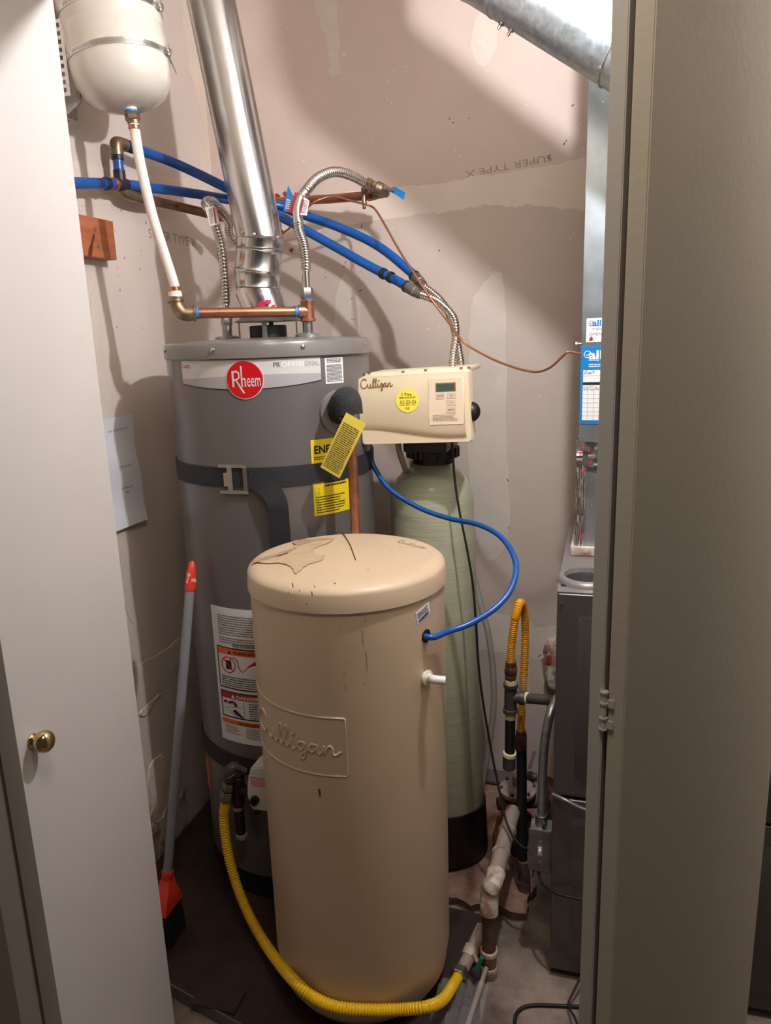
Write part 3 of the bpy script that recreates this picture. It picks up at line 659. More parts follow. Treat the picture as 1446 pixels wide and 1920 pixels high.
# draft hood, flue collar and pipe nipples on top
HZ = ZT+0.008
dh = mk('draft_hood', 'dull_steel', wh, lathe, [(0.082, 1.545), (0.083, 1.547), (0.06, 1.560), (0.055, 1.566), (0.054, 1.575)], (HX, HY, 0), n=48)
for i in range(4):
    a = math.radians(18+90*i); c = V(HX+math.cos(a)*0.072, HY+math.sin(a)*0.072, 0); t = V(-math.sin(a), math.cos(a), 0); bm = B()
    prism(bm, [c-t*0.006+V(0, 0, HZ-0.001), c+t*0.006+V(0, 0, HZ-0.001), c+t*0.006+V(0, 0, 1.549), c-t*0.006+V(0, 0, 1.549)], V(math.cos(a), math.sin(a), 0)*0.002); obj('hood_leg', bm, 'dull_steel', dh, 0)
bm = B(); lathe(bm, [(0.047, HZ-0.001), (0.047, 1.534), (0.043, 1.536)], (HX, HY, 0), n=40); obj('flue_collar', bm, 'base_black', wh)
NL, NR = at(426, 617, 1.80), at(577, 612, 1.775)
for c in (NL, NR):
    bm = B(); lathe(bm, [(0.034, HZ-0.008), (0.031, HZ+0.004), (0.020, HZ+0.008)], (c.x, c.y, 0), n=28); obj('port_boss', bm, 'cap_grey', wh)
    bm = B(); lathe(bm, [(0.0125, HZ), (0.0125, 1.545), (0.0135, 1.546)], (c.x, c.y, 0), n=18); obj('nipple', bm, 'dull_steel', wh)
# relief valve port: disc, foam elbow, tag, copper discharge tube
t0, z0 = cyl_tz(633, 772, HX, HY, HR); nd = V(math.sin(t0), -math.cos(t0), 0); pc = V(HX, HY, z0)+nd*HR
bm = B(); lathe(bm, [(0.052, -0.004), (0.052, 0.002), (0.045, 0.004)], pc, nd, 36); obj('port_escutcheon', bm, 'cap_grey', wh)
rv = thing('relief_valve', pc-V(0, 0, 0.3), 'relief valve under black foam with copper discharge tube on heater side', 'valve')
p_a = pc+nd*0.005; p_b = at(652, 752, pc.y-0.075); p_c = at(655, 790, pc.y-0.085)
bm = B(); tube(bm, catmull([p_a+V(0, 0, 0.0), pc.lerp(p_b, 0.6)+V(0, 0, 0.006), p_b, p_b+V(0.004, -0.004, -0.03)], 8), 0.031, 20); obj('foam_sleeve', bm, 'foam', rv, 60)
bm = B(); cyl(bm, p_b+V(0, 0, -0.020), p_b+V(0.002, -0.004, -0.055), 0.013, 18); cyl(bm, p_b+V(-0.018, -0.01, -0.034), p_b+V(-0.004, -0.008, -0.04), 0.005, 12); obj('valve_body', bm, 'old_brass', rv)
bm = B(); pz = at(656, 800, p_b.y-0.004); tube(bm, [pz+V(0, 0, 0.05), pz, at(662, 880, pz.y), at(670, 1060, pz.y+0.002)], 0.0118, 18); obj('discharge_tube', bm, 'copper', rv)
# yellow paper tag hanging from the valve
ty = p_b.y-0.045; ta = [at(x, y, ty) for x, y in ((650, 773), (674, 800), (637, 897), (601, 876))]
tm = plane_map(ta[3], ta[2]-ta[3], ta[0]-ta[3]); tw = (ta[2]-ta[3]).length; th = (ta[0]-ta[3]).length
tg = thing('warning_tag', ta[3], 'yellow paper tag hanging off the relief valve', 'tag')
bw = lambda f, g: 0.004*math.sin(g*2.5)
bm = B(); sheet('tag_sheet', 'tag_yellow', tg, tm, 0, tw, 0, th, 0.0, 0.0004, nu=6, nv=10, warp=bw)
hh = lambda u, v, h=0.0: tm(u, v, h+0.004*math.sin(v/th*2.5))
dashes('tag_print', 'text_black', tg, hh, 0.004, tw-0.004, 0.006, th-0.02, 24, h=0.0009, fill=0.42, seed=20, ragged=0.06)
bm = B(); tube(bm, catmull([ta[0].lerp(ta[1], 0.5)+V(0, 0, -0.006), p_b+V(0.012, -0.03, -0.036), p_b+V(0.004, -0.012, -0.045)], 6), 0.0012, 6); obj('tag_tie', bm, 'teal', tg)
# gas control valve at the bottom
g0 = at(462, 1521, 1.50); g1 = at(520, 1440, 1.50)
gv = thing('gas_control', (g0.x, 1.53, g0.z), 'white gas control box with black dial low on heater', 'gas valve')
bm = B(); poly = [(462+x, y) for x, y in ((7, 1440), (60, 1438), (60, 1524), (12, 1520), (6, 1512), (2, 1490), (1, 1470))]
prism(bm, [at(x, y, 1.490) for x, y in poly], (0, 0.065, 0)); bmesh.ops.bevel(bm, geom=bm.edges[:], offset=0.004, segments=2, affect='EDGES'); obj('housing', bm, 'valve_white', gv)
gm = plane_map(at(468, 1475, 1.4895), (1, 0, 0), (0, 0, 1))
s_ = sheet('instruction_label', 'label_white', gv, gm, 0.0, 0.07, 0.0, 0.033, 0.0002, 0.0006); sheet('pink_print', 'pink_label', s_, gm, 0.004, 0.07, 0.003, 0.022, 0.0006, 0.0009); dashes('label_print', 'text_grey', s_, gm, 0.004, 0.068, 0.023, 0.031, 2, h=0.001, seed=30)
bm = B(); c = at(479, 1499, 1.490); lathe(bm, [(0.0115, 0), (0.0115, 0.008), (0.0105, 0.012), (0.0, 0.0125)], c, (0, -1, 0), 24, caps=False); box(bm, (c.x-0.002, c.y-0.016, c.z-0.010), (c.x+0.002, c.y-0.012, c.z+0.010)); obj('dial', bm, 'black_plastic', gv)
bm = B(); c = at(482, 1522, 1.488); box(bm, c-V(0.005, 0.004, 0.006), c+V(0.005, 0.01, 0.004), 0.001); obj('igniter_button', bm, 'black_plastic', gv)
bm = B(); cyl(bm, (c.x+0.02, 1.55, g1.z-0.05), (c.x+0.02, HY-HR+0.02, g1.z-0.05), 0.02, 20); obj('inlet_stub', bm, 'iron_grey', gv)
# gas feed fittings left of the control
gf = thing('gas_fitting', at(440, 1580, 1.50), 'iron tee, elbow and drip leg joining yellow hose to heater gas control', 'pipe fitting')
bm = B(); tube(bm, catmull([at(470, 1482, 1.515), at(452, 1482, 1.515), at(446, 1482, 1.515)], 4), 0.014, 16); cyl(bm, at(447, 1455, 1.515), at(447, 1510, 1.515), 0.0155, 18, bev=0.002); obj('tee', bm, 'iron_black', gf)
bm = B(); cyl(bm, at(447, 1512, 1.515), at(452, 1560, 1.515), 0.0125, 16); obj('drip_leg', bm, 'iron_black', gf)
bm = B(); cyl(bm, at(446, 1508, 1.515), at(446, 1516, 1.515), 0.0145, 16); cyl(bm, at(453, 1562, 1.515), at(453, 1570, 1.515), 0.0155, 16, bev=0.002); objs('thread_dope', bm, 'dusty_metal', gf)
bm = B(); tube(bm, catmull([at(447, 1450, 1.515), at(440, 1440, 1.508), at(432, 1446, 1.50), at(430, 1462, 1.50)], 6), 0.0165, 16); obj('street_elbow', bm, 'iron_grey', gf)
bm = B(); torus(bm, at(433, 1449, 1.502), (0.3, 0.2, -1), 0.0165, 0.003); obj('elbow_band', bm, 'steel', gf)
bm = B(); hexnut(bm, at(430, 1466, 1.50), at(427, 1480, 1.50), 0.0165); hexnut(bm, at(427, 1482, 1.50), at(424, 1500, 1.50), 0.0185); objs('union_nut', bm, 'dull_steel', gf)
bm = B(); a = at(440, 1437, 1.49); b = at(462, 1445, 1.49); d = (b-a).normalized(); prism(bm, [a+V(0, 0, .005), b+V(0, 0, .005), b-V(0, 0, .005), a-V(0, 0, .005)], (0, 0.004, 0)); obj('shutoff_lever', bm, 'dull_steel', gf, 0)

# ---- straps
def strap_band(pxs_top, width, name, m, parent, t0, t1, zf, r=HR+0.0015):
    bm = B(); n = 60; A = []
    for i in range(n+1):
        f = i/n; t = t0+(t1-t0)*f; z = zf(f)
        A.append([bm.verts.new(V(HX+math.sin(t)*rr2, HY-math.cos(t)*rr2, z+dz)) for rr2, dz in ((r, -width/2), (r+0.002, -width/2), (r+0.002, width/2), (r, width/2))])
    for a, b in zip(A, A[1:]):
        for k in range(4): bm.faces.new((a[k], a[(k+1) % 4], b[(k+1) % 4], b[k]))
    bm.faces.new(A[0]); bm.faces.new(A[-1][::-1]); return obj(name, bm, m, parent)
tL, zL = cyl_tz(331, 868, HX, HY, HR); tb, zb = cyl_tz(440, 897, HX, HY, HR); tR, zR = cyl_tz(694, 862, HX, HY, HR)
ss = thing('seismic_strap', (HX, HY, zb-0.16), 'black webbing strap with steel buckle around the middle of heater', 'strap')
zs = lambda f: zL+(zR-zL)*f if False else zb+0.0
strap_band(None, 0.047, 'webbing', 'strap_black', ss, tL-1.1, tR+1.2, lambda f: zb+0.002)
bmap = cyl_map(HX, HY, HR, tb, zb)
bm = B()
def fr(u0, u1, v0, v1, h0=0.0045, h1=0.0085):
    A = [bm.verts.new(bmap(u, v, h)) for u, v in ((u0, v0), (u1, v0), (u1, v1), (u0, v1)) for h in (h0,)]; C = [bm.verts.new(bmap(u, v, h1)) for u, v in ((u0, v0), (u1, v0), (u1, v1), (u0, v1))]
    bm.faces.new(A[::-1]); bm.faces.new(C)
    for k in range(4): bm.faces.new((A[k], A[(k+1) % 4], C[(k+1) % 4], C[k]))
fr(-0.036, 0.034, 0.026, 0.034); fr(-0.036, 0.034, -0.036, -0.028); fr(-0.014, -0.002, -0.028, 0.026); fr(0.024, 0.034, -0.028, 0.026); fr(-0.024, -0.014, -0.018, 0.014)
obj('buckle', bm, 'steel', ss, 0)
# loose tail hanging
bm = B(); tp = catmull([bmap(0.036, 0.002, 0.006), bmap(0.06, -0.006, 0.012), bmap(0.085, -0.026, 0.02), bmap(0.098, -0.055, 0.024), bmap(0.100, -0.10, 0.018), bmap(0.100, -0.17, 0.012)], 8)
wd = [V(0, 0, 1)]*len(tp); A = []
for i, p in enumerate(tp):
    f = i/(len(tp)-1); t = (tp[min(i+1, len(tp)-1)]-tp[max(i-1, 0)]).normalized(); out = (p-V(HX, HY, p.z)).normalized(); w = out.cross(t).normalized()*0.0235
    A.append([bm.verts.new(p+w), bm.verts.new(p-w), bm.verts.new(p-w+out*0.002), bm.verts.new(p+w+out*0.002)])
for a, b in zip(A, A[1:]):
    for k in range(4): bm.faces.new((a[k], a[(k+1) % 4], b[(k+1) % 4], b[k]))
bm.faces.new(A[0]); bm.faces.new(A[-1][::-1]); obj('strap_tail', bm, 'strap_black', ss)
t2, z2 = cyl_tz(405, 1412, HX, HY, HR)
s2 = thing('seismic_strap', (HX, HY, z2-0.05), 'lower black webbing strap around the foot of heater above gas control', 'strap')
strap_band(None, 0.047, 'webbing', 'strap_black', s2, -2.2, 1.8, lambda f: z2)

# ================================================================== HEATER VENT
vp = thing('vent_pipe', (HX, HY, 1.566), 'shiny aluminium vent pipe rising at a tilt from heater draft hood', 'vent pipe')
v0, v1 = at(489, 455, HY), at(383, -60, HY+0.01); va = (v1-v0).normalized()
bm = B(); lathe(bm, [(0.0570, 0), (0.0570, (v1-v0).length)], v0, va, 56); obj('pipe', bm, 'vent_aluminium', vp)
sd, sa, sb = frame(va); bm = B()
for ang in (3.9,):
    off = (sa*math.cos(ang)+sb*math.sin(ang))
bm.free(); bm = B(); off = (V(0.35, -0.93, 0)); off = (off-va*off.dot(va)).normalized(); sdv = va.cross(off)
prism(bm, [v0+off*0.0572+sdv*0.003, v0+off*0.0572-sdv*0.003, v1+off*0.0572-sdv*0.003, v1+off*0.0572+sdv*0.003], off*0.0008); obj('lock_seam', bm, 'vent_aluminium', vp, 0)
w0 = V(HX, HY, 1.566); w1 = at(484, 545, HY); w2 = at(484, 512, HY); w3 = at(487, 470, HY)
def seg(a, b, r0_, r1_, da=None, bead=True):
    bm = B(); L = (b-a).length; d = (b-a)
    pr = [(r0_, 0), (r0_, L*0.08), (r0_+0.0025, L*0.14), (r0_, L*0.22), (r1_, L*0.8), (r1_+0.0025, L*0.88), (r1_, L*0.95), (r1_, L)] if bead else [(r0_, 0), (r1_, L)]
    lathe(bm, pr, a, d, 48); return bm
obj('elbow_ring', seg(w1, w2+va*0.004, 0.0555, 0.0565), 'vent_aluminium', vp)
obj('elbow_ring', seg(w2-V(0.002, 0, 0.004), w3+va*0.006, 0.0575, 0.0565), 'vent_aluminium', vp)
obj('elbow_ring', seg(w3-va*0.004, v0+va*0.012, 0.0572, 0.0582), 'vent_aluminium', vp)
bm = B(); lathe(bm, [(0.0535, 0), (0.0545, 0.01), (0.0555, (w1-w0).length*0.6), (0.0560, (w1-w0).length+0.012)], w0+V(0, 0, -0.003), w1-w0, 48); ft = obj('foil_tape', bm, 'foil', vp)
for x, y, s in ((458, 565, 8), (470, 572, 5), (492, 570, 9), (503, 566, 7), (484, 575, 6), (512, 574, 5)):
    p = cylhit(x, y, HX+0.004, HY, 0.0575); n = V(p.x-HX, p.y-HY, 0).normalized(); t = V(-n.y, n.x, 0); k = s*0.0011; bm = B()
    prism(bm, [p-t*k+V(0, 0, -k*.5), p+t*k*.7+V(0, 0, -k*.8), p+t*k+V(0, 0, k*.6), p-t*k*.6+V(0, 0, k*.7)], n*0.0006); obj('tape_print', bm, 'foil_print', ft, 0)
for x, y in ((455, 448), (477, 448), (521, 440)):
    p = at(x, y, HY); q = v0+va*((p-v0).dot(va)); n = V(ray(x, y).x, ray(x, y).y, 0).normalized()*-1
    dx = (p-q); s = max(-0.98, min(0.98, dx.dot(V(-n.y, n.x, 0))/0.058)); nn = (V(-n.y, n.x, 0)*s+n*math.sqrt(1-s*s)).normalized()
    bm = B(); lathe(bm, [(0.0045, -0.002), (0.0045, 0.002), (0.0, 0.004)], q+nn*0.0585, nn, 10, caps=False); obj('screw', bm, 'steel', vp)

# ================================================================== EXPANSION TANK
tb0, tt0 = at(241, 206, 1.60), at(201, 0, 1.60); ta_ = (tt0-tb0).normalized()
et = thing('expansion_tank', tb0, 'cream expansion tank clamped to the left wall near ceiling', 'expansion tank')
TR = 0.1085
bm = B(); lathe(bm, [(0.0, 0.0), (0.04, 0.003), (0.068, 0.011), (0.088, 0.025), (0.101, 0.045), (0.1065, 0.064), (TR, 0.082), (TR, 0.155), (TR-0.0015, 0.158), (TR-0.0015, 0.161), (TR, 0.164), (TR, 0.28), (0.10, 0.315), (0.08, 0.345), (0.045, 0.365), (0.0, 0.372)], tb0, ta_, 72, caps=False); obj('shell', bm, 'tank_cream', et, 50)
def tank_pt(ang, h, r=TR):
    d_, a_, b_ = frame(ta_); rad = V(math.sin(ang), -math.cos(ang), 0); rad = (rad-ta_*rad.dot(ta_)).normalized(); return tb0+ta_*h+rad*r, rad
lm2 = lambda u, v, h=0.0: tank_pt(0.55+u/TR, 0.188+v, TR+h)[0]
lb = sheet('tank_label', 'label_white', et, lm2, -0.055, 0.055, 0.0, 0.022, nu=14); dashes('tank_label_print', 'pen_blue', lb, lm2, -0.05, 0.05, 0.004, 0.016, 2, seed=40)
def band(h, tilt, th0, th1, name='hose_clamp'):
    bm = B(); n = 64; A = []
    for i in range(n+1):
        t = th0+(th1-th0)*i/n; p, rad = tank_pt(t, h+tilt*math.sin(t)); w = ta_*0.006
        A.append([bm.verts.new(q) for q in (p-w+rad*0.0004, p-w+rad*0.0018, p+w+rad*0.0018, p+w+rad*0.0004)])
    for a, b in zip(A, A[1:]):
        for k in range(4): bm.faces.new((a[k], a[(k+1) % 4], b[(k+1) % 4], b[k]))
    bm.faces.new(A[0]); bm.faces.new(A[-1][::-1]); o = obj(name, bm, 'steel', et)
    bm = B()
    for i in range(54):
        t = -0.4+1.9*i/54; p, rad = tank_pt(t, h+tilt*math.sin(t)); tn = rad.cross(ta_).normalized()
        prism(bm, [p+rad*0.0019-ta_*0.0035-tn*0.0008, p+rad*0.0019+ta_*0.0035-tn*0.0002, p+rad*0.0019+ta_*0.0035+tn*0.0004, p+rad*0.0019-ta_*0.0035+tn*0.0004], rad*0.0002)
    obj('clamp_slots', bm, 'text_grey', o, 0)
    p, rad = tank_pt(1.72, h+tilt*math.sin(1.72)); tn = rad.cross(ta_).normalized(); bm = B()
    cyl(bm, p+rad*0.006-tn*0.012+ta_*0.004, p+rad*0.006+tn*0.012-ta_*0.004, 0.006, 12, bev=0.001); cyl(bm, p+rad*0.007+ta_*0.002-ta_*0.012, p+rad*0.007+ta_*0.002+ta_*0.010, 0.0045, 6); obj('clamp_screw', bm, 'steel', o)
    return o
band(0.098, 0.0, -2.4, 2.6); band(0.187, 0.0, -2.4, 2.6)
p, rad = tank_pt(1.80, 0.09); bm = B(); prism(bm, [p+rad*0.002, p+rad*0.012-ta_*0.035, p+rad*0.0125-ta_*0.035, p+rad*0.004], V(0, 0.004, 0)); obj('clamp_tail', bm, 'dull_steel', et, 0)
# wall bracket with slots
br = thing('tank_bracket', (XL+0.004, 1.52, 1.98), 'slotted steel wall bracket behind cream expansion tank', 'bracket')
bm = B(); b0_, b1_ = at(117, 178, 1.52), at(108, 40, 1.52); bx, bw_ = b0_.x, 0.045
for k in range(10):
    z = b0_.z+(b1_.z-b0_.z)*k/9
    box(bm, (bx-0.05, 1.518, z-0.0035), (bx+0.014, 1.5205, z+0.0035))
box(bm, (bx+0.014, 1.518, b0_.z-0.004), (bx+0.022, 1.5205, b1_.z+0.004)); box(bm, (bx-0.058, 1.518, b0_.z-0.004), (bx-0.05, 1.5205, b1_.z+0.004))
obj('slotted_plate', bm, 'steel', br, 0)
bm = B(); box(bm, (XL, 1.515, b0_.z-0.01), (XL+0.003, 1.66, b1_.z+0.02)); prism(bm, [V(XL, 1.54, b0_.z+0.05), V(bx+0.03, 1.54, b0_.z+0.05), V(bx+0.03, 1.54, b0_.z-0.012), V(bx-0.005, 1.54, b0_.z-0.032), V(XL, 1.54, b0_.z-0.032)], (0, 0.003, 0)); obj('wall_plate', bm, 'dull_steel', br, 0)
c = atx(128, 200, XL); bm = B(); box(bm, (XL, c.y-0.012, c.z-0.03), (XL+0.002, c.y+0.010, c.z+0.02)); obj('strap_end', bm, 'steel', br, 0)
bm = B(); 
for dz in (-0.022, -0.004, 0.008): cyl(bm, (XL+0.002, c.y, c.z+dz), (XL+0.0026, c.y, c.z+dz), 0.003, 10)
obj('strap_hole', bm, 'text_black', br, 0)

# ================================================================== WATER PIPES
# white riser between expansion tank and brass elbow
ws = [at(246, 208, 1.60), at(250, 225, 1.60), at(262, 300, 1.602), at(285, 400, 1.606), at(310, 480, 1.61), at(326, 530, 1.612), at(329, 548, 1.612)]
wp = thing('white_pipe', ws[-1], 'white plastic pipe rising from brass elbow to cream expansion tank', 'pipe')
bm = B(); tube(bm, catmull(ws[1:], 8), 0.0113, 20); obj('pipe', bm, 'pex_white', wp)
d = (ws[2]-ws[1]).normalized(); bm = B(); hexnut(bm, ws[0]+d*0.004, ws[1]+d*0.002, 0.0165); cyl(bm, ws[1]+d*0.002, ws[1]+d*0.008, 0.0135, 18); obj('brass_adapter', bm, 'old_brass', wp)
bm = B(); cyl(bm, ws[0]-d*0.012, ws[0]+d*0.005, 0.0135, 18); obj('thread_tape', bm, 'teflon', wp); bm = B(); cyl(bm, ws[0]-d*0.001, ws[0]+d*0.004, 0.0142, 18); obj('blue_thread_tape', bm, 'blue_tape', wp)
def ring(parent, a, b, r, m, name): bm = B(); cyl(bm, a, b, r, 22, bev=0.0008); return obj(name, bm, m, parent)
ring(wp, ws[1]+d*0.011, ws[1]+d*0.020, 0.0128, 'copper_bright', 'crimp_ring'); e = (ws[-1]-ws[-2]).normalized(); ring(wp, ws[-1]-e*0.012, ws[-1]-e*0.003, 0.0128, 'copper_bright', 'crimp_ring')
# copper header with elbow and tee
eb = at(340, 588, 1.612); te = at(577, 584, 1.775)
cp = thing('copper_header', V(te.x, te.y, 1.545), 'copper pipe with brass elbow and tee crossing in front of draft hood', 'pipe')
hd_ = (te-eb).normalized(); bm = B(); tube(bm, [eb+hd_*0.028, te], 0.0122, 22); obj('pipe', bm, 'copper', cp)
bm = B(); tube(bm, catmull([at(330, 556, 1.612), at(332, 573, 1.612), eb+hd_*0.006, eb+hd_*0.030], 8), 0.0165, 22); obj('brass_elbow', bm, 'old_brass', cp)
bm = B(); cyl(bm, at(329, 562, 1.612), at(330, 567, 1.612), 0.0195, 22, bev=0.001); cyl(bm, eb+hd_*0.028, eb+hd_*0.033, 0.0195, 22, bev=0.001); objs('elbow_collar', bm, 'old_brass', cp)
bm = B(); cyl(bm, at(328, 547, 1.612), at(329.5, 561, 1.612), 0.0155, 20); obj('thread_tape', bm, 'teflon', cp)
bm = B(); cyl(bm, eb+hd_*0.033, eb+hd_*0.040, 0.0132, 20); cyl(bm, te-hd_*0.032, te-hd_*0.022, 0.0142, 20); objs('blue_thread_tape', bm, 'blue_tape', cp)
bm = B(); cyl(bm, V(te.x, te.y, 1.541), V(te.x, te.y, te.z+0.027), 0.0165, 22, bev=0.001); cyl(bm, te-hd_*0.024, te, 0.0165, 22); cyl(bm, V(te.x, te.y, 1.541), V(te.x, te.y, 1.549), 0.0195, 22, bev=0.001); cyl(bm, V(te.x, te.y, te.z+0.02), V(te.x, te.y, te.z+0.027), 0.0185, 22, bev=0.001); obj('tee', bm, 'copper', cp)
# right braided connector from tee to shut-off valve
fy = te.y
fl = thing('flex_connector', V(te.x, te.y, te.z+0.027), 'corrugated steel connector looping from copper tee up to blue handled valve', 'water connector')
bm = B(); hexnut(bm, V(te.x, te.y, te.z+0.030), V(te.x, te.y, te.z+0.056), 0.0165); obj('nut', bm, 'dull_steel', fl)
bm = B(); cyl(bm, V(te.x, te.y, te.z+0.024), V(te.x, te.y, te.z+0.034), 0.0142, 20); obj('thread_tape', bm, 'blue_tape', fl)
top = V(te.x, te.y, te.z+0.05); s1 = at(573, 505, fy); bm = B(); tube(bm, [top, s1], 0.0092, 18); tube(bm, catmull([at(560, 420, fy+0.03), at(558, 398, fy+0.04), at(562, 375, fy+0.055), at(568, 368, fy+0.06)], 6), 0.0125, 18); tube(bm, [at(680, 342, 2.11), at(688, 346, 2.13)], 0.0105, 18); objs('plain_sleeve', bm, 'chrome_flex', fl)
bm = B(); flex(bm, [at(574, 508, fy), at(574, 490, fy), at(570, 460, fy+0.01), at(561, 432, fy+0.025), at(560, 416, fy+0.03)], 0.0125, 0.0062, 0.11)
flex(bm, [at(564, 372, fy+0.058), at(574, 358, fy+0.07), at(596, 334, fy+0.13), at(628, 322, fy+0.2), at(660, 330, fy+0.28), at(684, 343, fy+0.345)], 0.0132, 0.0085, 0.11); objs('corrugated_tube', bm, 'chrome_flex', fl, 70)
fm = lambda u, v, h=0.0: None
bm = B(); q = [at(562, 402, fy+0.020), at(575, 404, fy+0.022), at(580, 376, fy+0.036), at(570, 370, fy+0.034)]; prism(bm, q, (0.0, 0.001, 0)); lw = obj('wrap_label', bm, 'label_white', fl, 0)
pm2 = plane_map(q[0]+V(0, -0.0006, 0), q[1]-q[0], q[3]-q[0]); dashes('wrap_print', 'text_grey', lw, pm2, 0.005, 0.016, 0.003, 0.038, 9, h=0.0004, seed=42); sheet('wrap_stripe', 'label_red', lw, pm2, 0.0012, 0.004, 0.003, 0.038, 0.0002, 0.0005)
bm = B(); q = [at(532, 396, fy+0.055), at(550, 400, fy+0.05), at(552, 372, fy+0.05), at(540, 348, fy+0.055)]; prism(bm, q, (0.001, 0.001, 0)); lw = obj('blue_flag_label', bm, 'label_blue', fl, 0)
pm2 = plane_map(q[0]+V(0, -0.0006, 0), q[1]-q[0], q[3]-q[0]); dashes('flag_print', 'text_white', lw, pm2, 0.004, 0.016, 0.006, 0.030, 5, h=0.0004, seed=43)
bm = B(); q = [at(541, 398, fy+0.045), at(556, 402, fy+0.04), at(562, 364, fy+0.05), at(553, 360, fy+0.052)]; prism(bm, q, (0.0, 0.001, 0)); obj('red_flag_label', bm, 'label_red', fl, 0)
# ball valve with blue lever on copper stub out of back wall
bv = thing('ball_valve', at(690, 400, 2.16), 'brass ball valve with blue lever on copper stub from back wall', 'valve')
bm = B(); hexnut(bm, at(686, 344, 2.125), at(696, 348, 2.13), 0.018); hexnut(bm, at(696, 348, 2.13), at(706, 352, 2.135), 0.016); cyl(bm, at(704, 351, 2.135), at(718, 357, 2.14), 0.0185, 20, bev=0.003); hexnut(bm, at(716, 356, 2.14), at(728, 361, 2.145), 0.017); obj('valve_body', bm, 'old_brass', bv)
bm = B(); tube(bm, [at(725, 361, 2.15), at(710, 364, 2.165), at(692, 369, 2.19)], 0.0125, 18); cyl(bm, at(682, 352, 2.15), at(683, 384, 2.15), 0.0075, 14); cyl(bm, at(680, 357, 2.148), at(686, 357, 2.148), 0.010, 14); cyl(bm, at(683, 383, 2.15), at(683, 392, 2.15), 0.005, 12); obj('drain_tee', bm, 'old_brass', bv)
bm = B(); a, b, c = at(728, 356, 2.115), at(742, 356, 2.10), at(758, 370, 2.085); 
tube(bm, [at(722, 359, 2.14), at(726, 354, 2.115), at(740, 356, 2.10)], 0.0045, 10); obj('stem', bm, 'steel', bv)
bm = B(); prism(bm, [at(729, 352, 2.11), at(741, 350, 2.10), at(760, 361, 2.09), at(757, 375, 2.09), at(742, 364, 2.10), at(730, 359, 2.11)], (0, 0.003, 0.001)); bmesh.ops.bevel(bm, geom=bm.edges[:], offset=0.0008, segments=1, affect='EDGES'); obj('lever', bm, 'label_blue', bv, 0)
cst = thing('copper_stub', at(600, 382, 2.22), 'horizontal copper pipe stub along back wall behind steel connector', 'pipe')
bm = B(); tube(bm, [at(508, 380, 2.275), at(540, 377, 2.25), at(620, 373, 2.21), at(700, 366, 2.175)], 0.0125, 18); obj('pipe', bm, 'copper', cst)
bm = B(); 
for i, (x, y, s) in enumerate(((520, 368, .012), (536, 364, .010), (528, 412, .010), (522, 422, .012), (527, 432, .008), (546, 470, .006))): blob(bm, [at(x, y, YB-0.002)+V(s*math.cos(a*1.05)*random.uniform(.5, 1.2), 0, s*math.sin(a*1.05)*random.uniform(.5, 1.2)) for a in range(6)], (0, -0.0012, 0), i, 0.2, 4)
objs('sealant', bm, 'red_caulk', cst, 0)
# left connector: up, over and down behind vent
f2 = thing('flex_connector', V(NL.x, NL.y, 1.546), 'corrugated steel connector with label looping left of the vent pipe', 'water connector')
n0 = V(NL.x, NL.y, 1.54); bm = B(); hexnut(bm, n0, at(425, 592, NL.y), 0.0145); obj('nut', bm, 'dull_steel', f2)
bm = B(); tube(bm, [at(425, 596, NL.y), at(424, 568, NL.y)], 0.0088, 16); tube(bm, catmull([at(405, 424, NL.y+.012), at(399, 405, NL.y+.016), at(391, 388, NL.y+.02)], 5), 0.0122, 16); tube(bm, catmull([at(405, 384, 1.90), at(420, 402, 1.93), at(432, 424, 1.95)], 5), 0.0122, 16); objs('plain_sleeve', bm, 'chrome_flex', f2)
bm = B(); flex(bm, [at(424, 572, NL.y), at(423, 540, NL.y), at(420, 500, NL.y), at(415, 460, NL.y+.006), at(404, 422, NL.y+.012)], 0.0122, 0.0085, 0.13); flex(bm, [at(393, 394, NL.y+.018), at(386, 383, NL.y+.03), at(390, 377, NL.y+.05), at(400, 379, 1.89), at(410, 390, 1.905)], 0.0125, 0.0045, 0.06); flex(bm, [at(430, 420, 1.945), at(430, 438, 1.955), at(440, 452, 1.97), at(452, 460, 1.99)], 0.012, 0.006, 0.12); objs('corrugated_tube', bm, 'chrome_flex', f2, 70)
q = [at(394, 424, NL.y), at(412, 420, NL.y), at(402, 386, NL.y+.004), at(384, 389, NL.y+.004)]; bm = B(); prism(bm, q, (0, 0.001, 0)); lw = obj('wrap_label', bm, 'label_white', f2, 0)
pm2 = plane_map(q[0]+V(0, -0.0008, 0), q[1]-q[0], q[3]-q[0]); dashes('wrap_print', 'text_grey', lw, pm2, 0.003, 0.013, 0.004, 0.042, 9, h=0.0004, seed=44); sheet('wrap_stripe', 'label_red', lw, pm2, 0.016, 0.020, 0.004, 0.042, 0.0002, 0.0005)
# copper branch along left wall
XW = XL+0.045
cb = thing('copper_branch', atx(250, 372, XW), 'dull copper pipe running along left wall below blue tee', 'pipe')
c0, c1, c2 = atx(228, 348, XW), atx(240, 364, XW), atx(262, 371, XW); c3 = atx(330, 386, XW); c4 = at(436, 412, 2.06)
bm = B(); tube(bm, [c2, c3, c4], 0.0125, 18); obj('pipe', bm, 'copper_dull', cb)
bm = B(); tube(bm, catmull([c0, atx(231, 358, XW), c1, c2, c2.lerp(c3, 0.2)], 6), 0.0148, 18); obj('elbow', bm, 'old_brass', cb)
